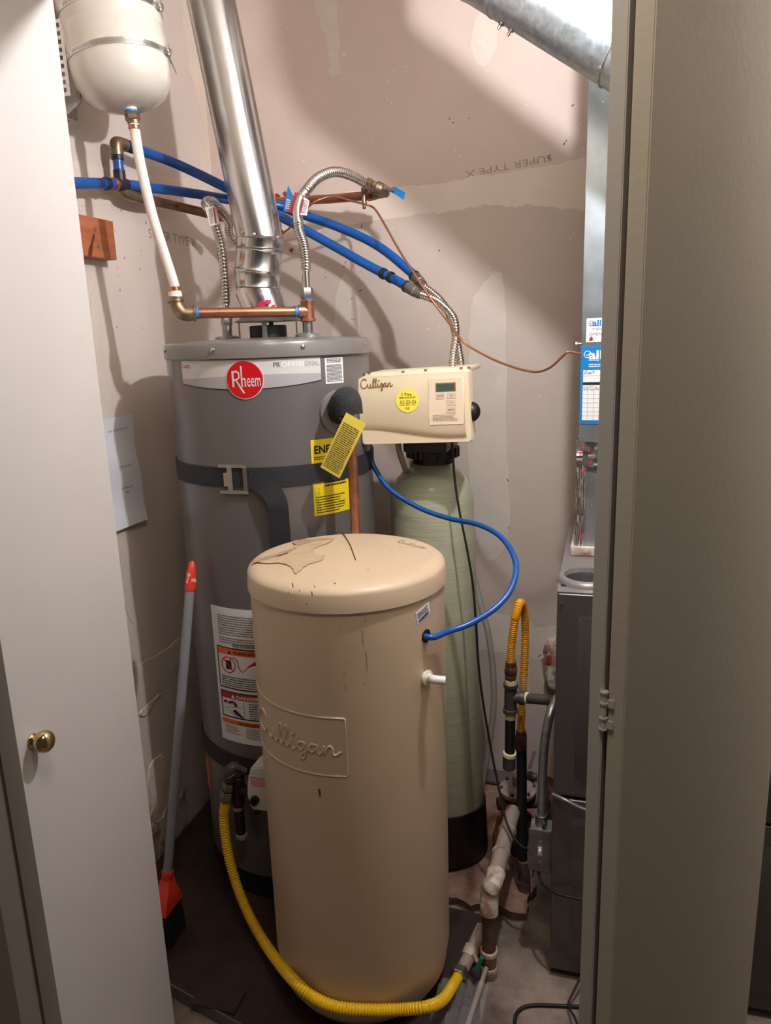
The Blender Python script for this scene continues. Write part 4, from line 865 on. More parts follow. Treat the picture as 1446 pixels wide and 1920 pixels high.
# blue pipes
XP = XL+0.05
def bring(parent, a, b, r=0.0145, m='ring_black', name='crimp_ring'): return ring(parent, a, b, r, m, name)
TJ = atx(226, 346, XP)
bl = thing('blue_pipe', TJ, 'lower blue water pipe from left wall tee passing behind vent to softener', 'pipe')
L1 = [atx(60, 340, XP), atx(137, 343, XP), TJ, atx(300, 354, XP+0.01), at(370, 364, TJ.y+0.28), at(430, 374, 2.02), at(515, 384, 2.12), at(560, 400, 2.14), at(640, 428, 2.15), at(710, 462, 2.13), at(770, 510, 2.08), at(779, 520, 2.06)]
bm = B(); tube(bm, catmull(L1, 8), 0.0128, 20); obj('pipe', bm, 'pex_blue', bl)
bm = B(); cyl(bm, atx(218, 345.5, XP), atx(236, 347, XP), 0.0155, 20, bev=0.001); cyl(bm, TJ, TJ+V(0, 0, 0.026), 0.0148, 20); obj('tee', bm, 'ring_black', bl)
bring(bl, atx(196, 344.5, XP), atx(203, 344.8, XP), 0.0148); bring(bl, atx(211, 345, XP), atx(217, 345.4, XP), 0.0152, 'copper', 'copper_ring')
bring(bl, L1[-1]+(L1[-2]-L1[-1]).normalized()*0.004, L1[-1]+(L1[-2]-L1[-1]).normalized()*0.010, 0.0162)
b2 = thing('blue_pipe', atx(236, 276, XP), 'upper blue water pipe bending at brass elbow and crossing to softener', 'pipe')
EJ = TJ+V(0, 0, atx(226, 274, XP).z-TJ.z)
bm = B(); tube(bm, [TJ+V(0, 0, 0.02), EJ+V(0, 0, -0.01)], 0.0125, 18); L2 = [EJ+V(0.006, 0.03, 0.004), EJ+V(0.014, 0.075, 0.002), at(330, 307, EJ.y+0.2), at(420, 350, 1.98), at(500, 394, 2.08), at(540, 414, 2.10), at(620, 458, 2.10), at(680, 492, 2.08), at(740, 524, 2.04), at(764, 538, 2.02)]
tube(bm, catmull(L2, 8), 0.0128, 20); obj('pipe', bm, 'pex_blue', b2)
bm = B(); tube(bm, catmull([EJ+V(0, 0, -0.024), EJ+V(0, 0, -0.008), EJ+V(0, 0.004, 0.004), L2[0]], 6), 0.0155, 18); obj('brass_elbow', bm, 'old_brass', b2)
bring(b2, TJ+V(0, 0, 0.026), TJ+V(0, 0, 0.034)); bring(b2, EJ+V(0, 0, -0.036), EJ+V(0, 0, -0.026)); d = (L2[1]-L2[0]).normalized(); bring(b2, L2[0]+d*0.004, L2[0]+d*0.012); bring(b2, L2[0]+d*0.017, L2[0]+d*0.024)
for f in (at(719, 513, 2.05), at(733, 520, 2.043)):
    d = (at(740, 524, 2.04)-at(700, 503, 2.065)).normalized(); bring(b2, f-d*0.006, f+d*0.006, 0.0152)
d = (L2[-1]-L2[-2]).normalized(); bring(b2, L2[-1]-d*0.006, L2[-1], 0.0165)
# softener connectors
def soft_flex(label, a, d, path):
    o = thing('flex_connector', path[-1], label, 'water connector')
    bm = B(); cyl(bm, a, a+d*0.032, 0.0152, 20, bev=0.001); cyl(bm, a+d*0.032, a+d*0.046, 0.0135, 20); cyl(bm, a+d*0.046, a+d*0.052, 0.0115, 20); obj('sleeve_fitting', bm, 'dull_steel', o)
    bm = B(); flex(bm, [a+d*0.048]+path, 0.0105, 0.0068, 0.13); obj('corrugated_tube', bm, 'chrome_flex', o, 70)
d2_ = (L2[-1]-L2[-2]).normalized(); d1_ = (L1[-1]-L1[-2]).normalized()
soft_flex('front corrugated connector from upper blue pipe down to softener head', L2[-1], d2_, [at(815, 562, 1.98), at(838, 580, 1.95), at(852, 600, 1.93), at(855, 630, 1.925), at(850, 665, 1.925), at(848, 694, 1.925)])
soft_flex('rear corrugated connector from lower blue pipe down to softener head', L1[-1], d1_, [at(818, 555, 2.03), at(838, 580, 2.01), at(850, 610, 1.99), at(858, 645, 1.975), at(863, 672, 1.97), at(866, 696, 1.97)])
# thin copper tube
tcs = [at(516, 448, 2.16), at(530, 438, 2.13), at(556, 416, 2.03), at(580, 386, 1.98), at(606, 372, 1.99), at(630, 369, 2.02), at(660, 377, 2.08), at(688, 384, 2.13), at(703, 392, 2.12), at(722, 422, 2.06), at(748, 468, 1.99), at(775, 510, 1.93), at(805, 556, 1.90), at(838, 600, 1.90), at(868, 640, 1.92), at(905, 664, 1.90), at(950, 684, 1.86), at(1000, 697, 1.82), at(1030, 690, 1.79), at(1055, 668, 1.77), at(1066, 660, 1.765), at(1090, 664, 1.79)]
bm = B(); tube(bm, catmull(tcs, 8), 0.0029, 10); obj('copper_tube', bm, 'copper_tube', None, 60, 'thin copper tube sweeping from valve across to metal duct', 'tube')

# ================================================================== WATER SOFTENER
SB, ST = V(-0.405, 1.885, 0.034), V(-0.452, 1.972, 1.155); sx = (ST-SB).normalized(); SL = (ST-SB).length
so = thing('water_softener', SB, 'green fibreglass softener tank with cream control head beside heater', 'water softener')
bm = B(); R_ = 0.1145; lathe(bm, [(R_*0.98, 0.10), (R_, 0.105), (R_, SL-0.105), (R_*0.985, SL-0.085), (R_*0.93, SL-0.06), (R_*0.82, SL-0.035), (R_*0.66, SL-0.015), (0.058, SL-0.004), (0.056, SL+0.012)], SB, sx, 64); obj('pressure_vessel', bm, 'resin_green', so)
bm = B(); lathe(bm, [(R_+0.006, 0), (R_+0.008, 0.004), (R_+0.006, 0.15), (R_+0.001, 0.151), (R_-0.002, 0.15)], SB, sx, 64); obj('base_boot', bm, 'black_plastic', so)
bm = B(); c = at(812, 853, 1.955); lathe(bm, [(0.052, -0.022), (0.056, -0.020), (0.056, -0.006), (0.068, -0.004), (0.068, 0.024), (0.05, 0.026)], c, (0, 0, 1), 48)
for i in range(24):
    a = i/24*2*math.pi; p = c+V(math.cos(a)*0.068, math.sin(a)*0.068, 0.01); box(bm, p-V(.004, .004, .013), p+V(.004, .004, .013), 0.001)
obj('valve_collar', bm, 'black_plastic', so)
bm = B(); box(bm, (c.x-0.055, 1.845, c.z+0.022), (c.x+0.06, 2.02, c.z+0.15), 0.01); obj('valve_block', bm, 'black_plastic', so)
FY = 1.765
hpx = [(671, 711), (680, 706), (869, 695), (879, 697), (885, 826), (881, 829), (683, 834), (679, 831)]
bm = B(); A = [at(x, y, FY) for x, y in hpx]; ctr = sum(A, Vector())/len(A); Cb = [ctr+(p-ctr)*0.99+V(-0.004, 0.10, 0.004) for p in A]; Ai = [ctr+(p-ctr)*0.985 for p in A]; Am = [p+V(0, 0.006, 0) for p in A]
rings = [[bm.verts.new(p) for p in r] for r in (Ai, Am, Cb)]; n = len(A); bm.faces.new(rings[0])
for r1_, r2_ in zip(rings, rings[1:]):
    for k in range(n): bm.faces.new((r1_[k], r1_[(k+1) % n], r2_[(k+1) % n], r2_[k]))
bm.faces.new(rings[2][::-1]); hc = obj('control_cover', bm, 'head_cream', so, 30)
bm = B(); a, b = at(684, 700, FY+0.03), at(881, 688, FY+0.03); d = (b-a); prism(bm, [a, b, b-V(0, 0, 0.010), a-V(0, 0, 0.010)], (0, 0.17, 0)); bmesh.ops.bevel(bm, geom=bm.edges[:], offset=0.002, segments=2, affect='EDGES'); obj('cover_lip', bm, 'head_cream', hc)
bm = B()
for x, y in ((692, 700), (756, 697), (798, 694), (865, 690), (879, 689)): p = at(x, y, FY+0.0295); box(bm, p-V(0.0035, 0.001, 0.0022), p+V(0.0035, 0.003, 0.0022))
objs('cover_clip', bm, 'text_brown', hc, 0)
fo = at(679, 831, FY-0.0008); fu = at(885, 826, FY)-at(679, 831, FY); fmq = plane_map(fo, fu, (0, 0, 1)); FW = fu.length
# wave ledge in lower third
def wave(f): return 0.052-0.028*(0.5-0.5*math.cos(min(1, f*1.1)*math.pi))
bm = B(); nw = 30; top_, lo_ = [], []
for i in range(nw+1):
    f = i/nw; u = 0.001+(FW*0.955-0.001)*f; v = wave(f)
    top_.append(bm.verts.new(fmq(u, v, 0.010))); lo_.append(bm.verts.new(fmq(u, v-0.020+0.004*f, -0.0006)))
up_ = [bm.verts.new(fmq(0.001+(FW*0.955-0.001)*i/nw, 0.158+0.012*i/nw*0.3, -0.0006)) for i in range(nw+1)]
for i in range(nw):
    bm.faces.new((lo_[i], lo_[i+1], top_[i+1], top_[i])); bm.faces.new((top_[i], top_[i+1], up_[i+1], up_[i]))
obj('front_relief', bm, 'head_cream', hc, 60)
def fr_h(u, v):
    f = (u-0.001)/(FW*0.955-0.001); vt_ = 0.158+0.012*f*0.3; vw_ = wave(f); return -0.0006+0.0106*max(0, min(1, (vt_-v)/(vt_-vw_)))
fmr = lambda u, v, h=0.0: fmq(u, v, h+fr_h(u, v)+0.0006)
def fuv(x, y): p = at(x, y, FY-0.006)-fo; uu = fu.normalized(); return p.dot(uu), (p-uu*p.dot(uu)).z
a = fuv(676, 727); b = fuv(736, 717); sc_ = (b[0]-a[0])/6.45
stroke('maker_logo', 'logo_gold', hc, fmr, [[(u, v+(u-a[0])*0.02) for u, v in ln] for ln in script_lines(a[0], a[1]-0.002, sc_, sc_*0.98)], 0.0010, 0.0008, smooth=5)
c_ = fuv(764, 751); sk = disc('service_sticker', 'sticker_yellow', hc, fmr, c_[0], c_[1], 0.0285, 0.0002, 0.0006, 40)
text('sticker_text', '1 Yma', 'text_black', sk, fmr, c_[0]-0.013, c_[0]+0.011, c_[1]+0.0115, c_[1]+0.0185, 0.0011, 0.0)
text('sticker_text', 'SERVICE DUE', 'text_black', sk, fmr, c_[0]-0.020, c_[0]+0.020, c_[1]+0.005, c_[1]+0.009, 0.0011, 0.005)
text('sticker_text', '02-25-26', 'text_black', sk, fmr, c_[0]-0.018, c_[0]+0.022, c_[1]-0.007, c_[1]+0.0005, 0.0011, 0.0)
text('sticker_text', '(435) 986-7194', 'text_black', sk, fmr, c_[0]-0.020, c_[0]+0.020, c_[1]-0.0125, c_[1]-0.009, 0.0011, 0.0)
text('sticker_text', 'DK', 'text_black', sk, fmr, c_[0]-0.005, c_[0]+0.006, c_[1]-0.0215, c_[1]-0.0155, 0.0011, 0.0)
# keypad
a = fuv(807, 796); b = fuv(867, 708); kp_ = sheet('keypad_panel', 'panel_cream', hc, fmr, a[0], b[0], a[1], b[1], 0.0002, 0.0009)
stroke('keypad_outline', 'text_white', kp_, fmr, [[(a[0], a[1]), (a[0], b[1]), (b[0], b[1]), (b[0], a[1]), (a[0], a[1])]], 0.0006, 0.0006, smooth=1)
a = fuv(818, 734); b = fuv(853, 718); sheet('display_bezel', 'text_brown', kp_, fmr, a[0]-0.0015, b[0]+0.0015, a[1]-0.0015, b[1]+0.0015, 0.0009, 0.0014); sheet('display', 'lcd', kp_, fmr, a[0]+0.002, b[0]-0.002, a[1]+0.001, b[1]-0.001, 0.0014, 0.0018)
for (x0, y0, x1, y1, s) in ((818, 748, 834, 737, 'STATUS'), (838, 747, 855, 736, '+'), (838, 760, 855, 749, '-'), (838, 774, 855, 762, 'REGEN')):
    a, b = fuv(x0, y0), fuv(x1, y1); kk = sheet('key', 'key_grey', kp_, fmr, a[0], b[0], a[1], b[1], 0.0009, 0.0018)
    cu, cv = (a[0]+b[0])/2, (a[1]+b[1])/2; wd2 = 0.0025 if len(s) == 1 else 0.0075; hv = 0.0025 if s == '+' else (0.0005 if s == '-' else 0.0016)
    text('key_text', s, 'text_brown', kk, fmr, cu-wd2, cu+wd2, cv-hv, cv+hv, 0.0022, 0.0)
a, b = fuv(811, 791), fuv(862, 776); dashes('keypad_print', 'text_brown', kp_, fmr, a[0]+0.002, b[0], a[1]+0.001, b[1], 5, h=0.0013, fill=0.4, seed=50, ragged=0.3)
bm = B(); p = at(884, 772, 1.80); ball(bm, p+V(0.0, 0, 0), 0.0245, 24, (0.9, 1, 1)); cyl(bm, p-V(0.05, 0, 0), p, 0.012, 16); obj('manual_knob', bm, 'black_plastic', so)
# tubes and cord of the softener
BX, BY, BR = -0.507, 1.413, 0.203
hole = cylhit(799, 1192, BX, BY, BR)
bt = [at(692, 826, 1.84), at(693, 850, 1.835), at(704, 880, 1.825), at(732, 918, 1.80), at(786, 952, 1.78), at(842, 972, 1.75), at(895, 983, 1.70), at(935, 1003, 1.64), at(960, 1035, 1.58), at(968, 1070, 1.53), at(955, 1110, 1.48), at(925, 1143, 1.44), at(880, 1170, 1.405), at(840, 1184, 1.375), hole+V(0.012, -0.006, 0), hole+V(-0.03, 0.012, 0)]
bm = B(); tube(bm, catmull(bt, 10), 0.0063, 14); obj('brine_tube', bm, 'pex_blue', None, 60, 'bright blue tube looping from softener head to brine tank side', 'tube')
bc = [at(848, 822, 1.85), at(849, 850, 1.838), at(853, 900, 1.83), at(862, 960, 1.82), at(874, 1020, 1.81), at(886, 1090, 1.80), at(892, 1160, 1.79), at(897, 1240, 1.78), at(905, 1310, 1.76), at(920, 1400, 1.73), at(934, 1470, 1.70), at(948, 1535, 1.66), at(962, 1568, 1.62), at(978, 1586, 1.60), at(992, 1594, 1.60)]
bm = B(); tube(bm, catmull(bc, 8), 0.0030, 8); obj('power_cord', bm, 'black_rubber', None, 60, 'black cord hanging from softener head down to metal switch box', 'cord')
dh_ = [at(744, 820, 1.90), at(750, 850, 1.90), at(760, 880, 1.92), at(766, 905, 1.98), at(775, 950, 2.10), at(800, 1010, 2.15)]
bm = B(); tube(bm, catmull(dh_, 8), 0.008, 12); obj('drain_hose', bm, 'beige_hose', None, 60, 'beige hose dropping behind softener tank from control head', 'hose')
dc = [at(880, 1040, 2.14), at(893, 1100, 2.13), at(906, 1150, 2.12), at(916, 1190, 2.12), at(924, 1250, 2.13), at(926, 1320, 2.14), at(918, 1390, 2.15), at(906, 1460, 2.16), at(898, 1500, 2.16)]
bm = B(); tube(bm, catmull(dc, 8), 0.0095, 12); obj('clear_hose', bm, 'clear_tube', None, 60, 'translucent hose against back wall right of softener tank', 'hose')

# ================================================================== BRINE TANK
bt_ = thing('brine_tank', (BX, BY, 0.031), 'beige cylindrical brine tank with lid in front of heater', 'brine tank')
LZ = 1.056
bm = B(); lathe(bm, [(0.11, 0.031), (0.15, 0.034), (0.178, 0.050), (0.195, 0.08), (BR, 0.14), (BR, LZ-0.048)], (BX, BY, 0), n=96); body = obj('tank_body', bm, 'brine_beige', bt_)
bm = B(); lathe(bm, [(BR+0.0005, LZ-0.052), (BR+0.0045, LZ-0.050), (BR+0.0032, LZ-0.017), (BR+0.001, LZ-0.012), (BR-0.006, LZ-0.006), (BR-0.018, LZ-0.002), (BR-0.030, LZ-0.001), (0.08, LZ+0.002), (0.0, LZ+0.003)], (BX, BY, 0), n=96, caps=True); lid = obj('lid', bm, 'brine_beige', bt_)
lidm = lambda u, v, h=0.0: V(BX+u, BY+v, LZ+0.0005+h+0.0025*(1-min(1, (u*u+v*v)/0.03)))
def luv(x, y): p = atz(x, y, LZ+0.001); return p.x-BX, p.y-BY
bm = B(); q = [(486, 1053), (512, 1047), (538, 1040), (549, 1026), (566, 1017), (592, 1012), (618, 1011), (622, 1016), (604, 1024), (588, 1031), (592, 1040), (608, 1046), (604, 1053), (584, 1058), (568, 1066), (556, 1076), (549, 1070), (540, 1060), (520, 1056), (500, 1057)]
pts = []
for x, y in q: u, v = luv(x, y); pts.append(lidm(u, v, 0.0008))
blob(bm, pts, (0, 0, 0.0004), 3, 0.12, 5); obj('water_stain', bm, 'stain_pale', lid, 0)
bm = B(); q = [(478, 1051), (510, 1042), (555, 1028), (548, 1034), (516, 1045), (480, 1055)]; blob(bm, [lidm(*luv(x, y), 0.0013) for x, y in q], (0, 0, 0.0003), 8, 0.1, 5)
q = [(550, 1015), (580, 1012), (620, 1010), (622, 1013), (590, 1016), (560, 1024)]; blob(bm, [lidm(*luv(x, y), 0.0013) for x, y in q], (0, 0, 0.0003), 9, 0.1, 5); objs('water_stain', bm, 'stain', lid, 0)
stroke('lid_scratch', 'dirt_dark', lid, lidm, [[luv(640, 997), luv(647, 1006), luv(656, 1022), luv(662, 1038), luv(667, 1052)]], 0.0011, 0.0008)
bm = B(); R = random.Random(9)
for i in range(26):
    u, v = luv(R.uniform(580, 800), R.uniform(1000, 1075)); p = lidm(u, v, 0.0006); s = R.uniform(0.0006, 0.002)
    if u*u+v*v < 0.03: cyl(bm, p, p+V(0, 0, 0.0003), s, 8)
obj('lid_specks', bm, 'stain', lid, 0)
bm_ = lambda u, v, h=0.0: V(0, 0, 0)
lt0 = luv(752, 1018)
ls = [[(lt0[0]-0.010+x*0.0115, lt0[1]+0.012-x*0.006+(y-0.6)*0.011) for x, y in ln] for ln in SCRIPT]
stroke('lid_emboss', 'brine_beige', lid, lidm, ls, 0.0009, 0.0003, smooth=4)
th0, zz0 = cyl_tz(652, 1456, BX, BY, BR); th1, zz1 = cyl_tz(648, 1347, BX, BY, BR)
bmap2 = cyl_map(BX, BY, BR, th0, zz0); PW = 0.285; PH = zz1-zz0
def dens(ln):
    out = []
    for (a, b), (c, d) in zip(ln, ln[1:]):
        k = max(1, int(max(abs(c-a), abs(d-b))/0.015))
        out += [(a+(c-a)*i/k, b+(d-b)*i/k) for i in range(k)]
    return out+[ln[-1]]
r_ = 0.006
stroke('plaque_border', 'brine_beige', body, bmap2, [dens([(-r_, 0), (-PW, 0), (-PW, PH), (-r_, PH)])+[(-0.001, PH-0.001), (0, PH-r_)]+dens([(0, PH-r_), (0, r_)])+[(-0.001, 0.001), (-r_, 0)]], 0.0022, 0.0, smooth=1)
sl = script_lines(-0.245, PH*0.36, 0.0365, 0.026)
stroke('plaque_logo', 'brine_beige', body, bmap2, sl, 0.0027, 0.0, n=8, smooth=5, label='raised script lettering')
bm = B(); n_ = V(hole.x-BX, hole.y-BY, 0).normalized(); lathe(bm, [(0.0135, -0.002), (0.0135, 0.0012), (0.0, 0.0014)], hole, n_, 28, caps=False); obj('tube_hole', bm, 'base_black', body)
ov = cylhit(799, 1270, BX, BY, BR); n_ = V(ov.x-BX, ov.y-BY, 0).normalized(); bm = B()
lathe(bm, [(0.0155, 0), (0.0165, 0.003), (0.0155, 0.006), (0.010, 0.007), (0.010, 0.012)], ov, n_, 24); e0_ = ov+n_*0.010; e1_ = at(812, 1274, ov.y-0.022); e2_ = at(835, 1276, ov.y-0.018); tube(bm, catmull([e0_, e0_.lerp(e1_, 0.8)+V(0, 0, .001), e1_+V(0.004, 0, 0), e2_], 6), [0.0085]*19, 16) ; obj('overflow_elbow', bm, 'pex_white', bt_)
mp = cyl_map(BX, BY, BR, cyl_tz(783, 1168, BX, BY, BR)[0], cyl_tz(783, 1172, BX, BY, BR)[1])
smp = lambda u, v, h=0.0: mp(u*0.93-v*0.18, v*0.98+u*0.30, h)
lb = sheet('serial_sticker', 'label_white', body, smp, 0, 0.043, 0, 0.026, nu=6); dashes('serial_print', 'text_black', lb, smp, 0.003, 0.038, 0.011, 0.023, 3, fill=0.55, seed=60)
bm = B(); R = random.Random(3); u = 0.004
while u < 0.038:
    w = R.uniform(0.0006, 0.0018); q = [bm.verts.new(smp(a, b, 0.0011)) for a, b in ((u, 0.002), (u+w, 0.002), (u+w, 0.009), (u, 0.009))]; bm.faces.new(q); u += w+R.uniform(0.0006, 0.0012)
obj('barcode', bm, 'text_black', lb, 0)
def dribble(pxs, w, m, name='dirt_mark', BR=BR, body=body):
    bm = B()
    for x, y, hgt in pxs:
        t, z = cyl_tz(x, y, BX, BY, BR); m2 = cyl_map(BX, BY, BR, t, z)
        q = [m2(-w*.5, 0, .0005), m2(w*.3, -hgt*.1, .0005), m2(w*.5, -hgt*.6, .0005), m2(0, -hgt, .0005), m2(-w*.4, -hgt*.5, .0005)]; vs2 = [bm.verts.new(p) for p in q]; bm.faces.new(vs2)
    obj(name, bm, m, body, 0)
dribble([(599, 1478, 0.022)], 0.005, 'dirt_dark'); dribble([(636, 1175, 0.006), (685, 1160, 0.01), (680, 1180, 0.04), (687, 1220, 0.05), (650, 1240, 0.01), (645, 1258, 0.012), (648, 1280, 0.02), (684, 1280, 0.008)], 0.0025, 'stain')
dribble([(541, 1110, 0.003), (562, 1106, 0.004), (585, 1108, 0.012), (530, 1128, 0.004), (590, 1098, 0.004), (575, 1130, 0.004), (628, 1092, 0.004), (549, 1092, 0.012)], 0.003, 'stain', BR=BR+0.0042, body=lid)

# ================================================================== YELLOW GAS HOSE
yh = thing('gas_hose', atz(600, 1900, 0.03), 'yellow corrugated gas hose curving round the front of brine tank', 'hose')
def bh(x, y, r=BR+0.016): return cylhit(x, y, BX, BY, r)
ypts = [at(424, 1500, 1.50), at(420, 1525, 1.495), at(422, 1560, 1.485), at(430, 1610, 1.465), at(446, 1665, 1.44), at(470, 1722, 1.40), at(503, 1778, 1.345), bh(545, 1832), bh(585, 1868), bh(630, 1888), bh(690, 1894), bh(750, 1893), at(800, 1888, 1.25), at(830, 1875, 1.31), at(848, 1850, 1.385), at(859, 1832, 1.42)]
bm = B(); flex(bm, ypts, 0.0128, 0.0064, 0.13, n=14, smooth=12); obj('corrugated_jacket', bm, 'hose_yellow', yh, 70)
d = (ypts[0]-ypts[1]).normalized(); bm = B(); tube(bm, [ypts[0], ypts[1]], 0.0132, 16); d = (ypts[-1]-ypts[-2]).normalized(); tube(bm, [ypts[-1]-d*0.04, ypts[-1]+d*0.004], 0.0128, 16); objs('plain_end', bm, 'hose_yellow', yh, 60)
bm = B(); hexnut(bm, ypts[-1]-d*0.002, ypts[-1]+d*0.022, 0.0200); hexnut(bm, ypts[-1]+d*0.022, ypts[-1]+d*0.034, 0.0165); objs('flare_nut', bm, 'dull_steel', yh)

# ================================================================== MOP / BROOM
m0 = at(360, 1058, 1.555); m1 = at(314, 1640, 1.40); mb = at(318, 1786, 1.36)
br_ = thing('broom', V(mb.x, mb.y, 0.031), 'grey handled broom with red tip and socket leaning between door and heater', 'broom')
md = (m1-m0).normalized(); bm = B(); tube(bm, [m0-md*-0.05, m1], 0.0115, 18); obj('handle', bm, 'handle_grey', br_)
bm = B(); lathe(bm, [(0.0, -0.002), (0.007, 0.004), (0.010, 0.018), (0.0125, 0.03), (0.0135, 0.062), (0.0130, 0.072), (0.011, 0.0725)], m0-md*0.008, md, 22, caps=False); cap_ = obj('handle_tip', bm, 'handle_red', br_, 50)
bm = B(); p = m0+md*0.012; 
for i in range(9):
    R = random.Random(i); a = R.uniform(-1.0, 1.0); vdir = V(m0.x, m0.y, 0).normalized()*-1; t = V(-vdir.y, vdir.x, 0); nn = vdir*math.cos(a)+t*math.sin(a); q = p+md*R.uniform(0.008, 0.03)+nn*0.0128
    prism(bm, [q+t*0.002+md*0.003, q-t*0.002+md*0.004, q-t*0.0015-md*0.004, q+t*0.0022-md*0.003], nn*0.0006)
obj('scuff_mark', bm, 'scuff', cap_, 0)
bm = B(); s0 = m1-md*0.012; lathe(bm, [(0.0145, 0), (0.0155, 0.002), (0.0145, 0.02), (0.0135, 0.022)], s0, md, 22); c0_ = s0+md*0.02; c1_ = at(313, 1698, 1.375)
t = bmesh.new()
def sock(z, w, dpt): return [V(-w, -dpt, z), V(w, -dpt, z), V(w, dpt, z), V(-w, dpt, z)]
prof = [(c0_, 0.013, 0.013), (c0_.lerp(c1_, 0.3), 0.015, 0.017), (c1_+V(0, 0, 0.03), 0.021, 0.030), (c1_, 0.022, 0.040)]
rg = [[bm.verts.new(c+q) for q in sock(0, a, b)] for c, a, b in prof]
for r1_, r2_ in zip(rg, rg[1:]):
    for k in range(4): bm.faces.new((r1_[k], r1_[(k+1) % 4], r2_[(k+1) % 4], r2_[k]))
bm.faces.new(rg[0]); bm.faces.new(rg[-1][::-1]); obj('socket', bm, 'handle_red', br_, 50)
bm = B(); R = random.Random(2)
for i in range(260):
    x, y = R.uniform(-0.019, 0.019), R.uniform(-0.034, 0.034); p = c1_+V(x, y, -0.001); q = V(c1_.x+x*1.15+R.uniform(-.004, .004), c1_.y+y*1.15+R.uniform(-.004, .004), 0.034+R.random()*0.006)
    tube(bm, [p, q], 0.0030, 5)
obj('bristles', bm, 'bristle', br_, 60, kind='stuff')

# ================================================================== FURNACE AND DUCTS
FX0, FX1, FY0, FY1, FZ0, FZ1 = -0.082, 0.44, 1.53, 2.24, 0.075, 0.968
fb = at(1027, 1812, FY0); FZ0 = 0.016
fu_ = thing('furnace', (0.18, 1.88, 0.0), 'dark grey furnace cabinet at right behind folding door', 'furnace')
bm = B(); box(bm, (FX0, FY0+0.004, FZ0), (FX1, FY1, FZ1-0.003), 0.002); obj('cabinet', bm, 'furnace_grey', fu_)
zs_ = at(1035, 1487, FY0).z
def fpanel(z0, z1, name):
    bm = B(); box(bm, (FX0+0.001, FY0-0.010, z0), (FX1-0.001, FY0+0.006, z1), 0.004, 3); o = obj(name, bm, 'furnace_grey', fu_)
    bm = B(); x0, x1, a, b = FX0+0.045, FX1-0.045, z0+0.045, z1-0.045; y = FY0-0.010
    A = [V(x0, y, a), V(x1, y, a), V(x1, y, b), V(x0, y, b)]; C = [V(x0+.014, y-0.007, a+.014), V(x1-.014, y-0.007, a+.014), V(x1-.014, y-0.007, b-.014), V(x0+.014, y-0.007, b-.014)]
    va2 = [bm.verts.new(p) for p in A]; vc2 = [bm.verts.new(p) for p in C]; bm.faces.new(vc2)
    for k in range(4): bm.faces.new((va2[k], va2[(k+1) % 4], vc2[(k+1) % 4], vc2[k]))
    bmesh.ops.bevel(bm, geom=bm.edges[:], offset=0.004, segments=3, affect='EDGES'); obj('pressed_field', bm, 'furnace_grey', o, 60); return o
fpanel(zs_+0.004, FZ1-0.004, 'door_panel'); pl2 = fpanel(FZ0+0.006, zs_-0.004, 'door_panel')
bm = B(); tube(bm, catmull([V(FX0, FY0-0.012, zs_+0.004), V(FX0+0.03, FY0-0.022, zs_), V(FX0+0.08, FY0-0.03, zs_-0.012), V(FX0+0.2, FY0-0.03, zs_-0.014)], 6), 0.006, 10); obj('panel_lip', bm, 'furnace_grey', fu_, 60)
bm = B(); box(bm, (FX0, FY0-0.008, FZ1-0.003), (FX1, FY1, FZ1), 0.0012); obj('top_plate', bm, 'furnace_top', fu_)
hc_ = atz(1102, 1080, FZ1+0.01); bm = B(); lathe(bm, [(0.066, 0), (0.064, 0.008), (0.056, 0.015), (0.050, 0.014), (0.048, 0.006), (0.046, 0.001)], V(hc_.x, hc_.y, FZ1-0.001), (0, 0, 1), 40, caps=False); obj('flue_collar', bm, 'furnace_top', fu_, 60)
bm = B(); lathe(bm, [(0.047, 0), (0.047, 0.0035)], V(hc_.x, hc_.y, FZ1), (0, 0, 1), 40); obj('flue_opening', bm, 'base_black', fu_)
bm = B(); c = atz(1058, 1097, FZ1+0.001); lathe(bm, [(0.007, -0.001), (0.007, 0.001), (0.0045, 0.002), (0.0, 0.002)], c, (0, 0, 1), 18, caps=False); obj('top_grommet', bm, 'base_black', fu_)
bm = B(); box(bm, (FX0+0.03, FY0+0.02, 0.0), (FX1, FY1, FZ0+0.002)); obj('base_frame', bm, 'dusty_metal', fu_, 0)
bm = B(); p = at(1053, 1130, FY0-0.012); cyl(bm, p, p+V(0, -0.002, 0), 0.003, 10); obj('panel_screw', bm, 'steel', fu_)
# plenum
PX0, PY0 = -0.0545, 1.80
pn = thing('supply_plenum', (0.18, 2.03, FZ1), 'galvanised sheet metal plenum rising from furnace to ceiling', 'duct')
bm = B(); box(bm, (PX0, PY0, FZ1+0.02), (0.42, 2.235, ZC-0.002), 0.0015); obj('duct_shell', bm, 'galvanised_flat', pn)
bm = B(); box(bm, (PX0-0.012, PY0-0.014, FZ1+0.001), (0.43, 2.24, FZ1+0.022), 0.003); obj('base_flange', bm, 'crust', pn)
def foilsheet(x0, y0, x1, y1, yy_, bumpy, name='foil_tape', m='foil', seed=1):
    R = random.Random(seed); bm = B(); nx, ny = 8, 10; G = []
    for i in range(nx+1):
        G.append([])
        for j in range(ny+1):
            p = at(x0+(x1-x0)*i/nx, y0+(y1-y0)*j/ny, yy_); p.y -= R.random()*bumpy; G[-1].append(bm.verts.new(p))
    for i in range(nx):
        for j in range(ny): bm.faces.new((G[i][j], G[i+1][j], G[i+1][j+1], G[i][j+1]))
    return obj(name, bm, m, pn, 0)
bm = B(); z0, z1 = at(1090, 880, PY0).z, at(1090, 828, PY0).z
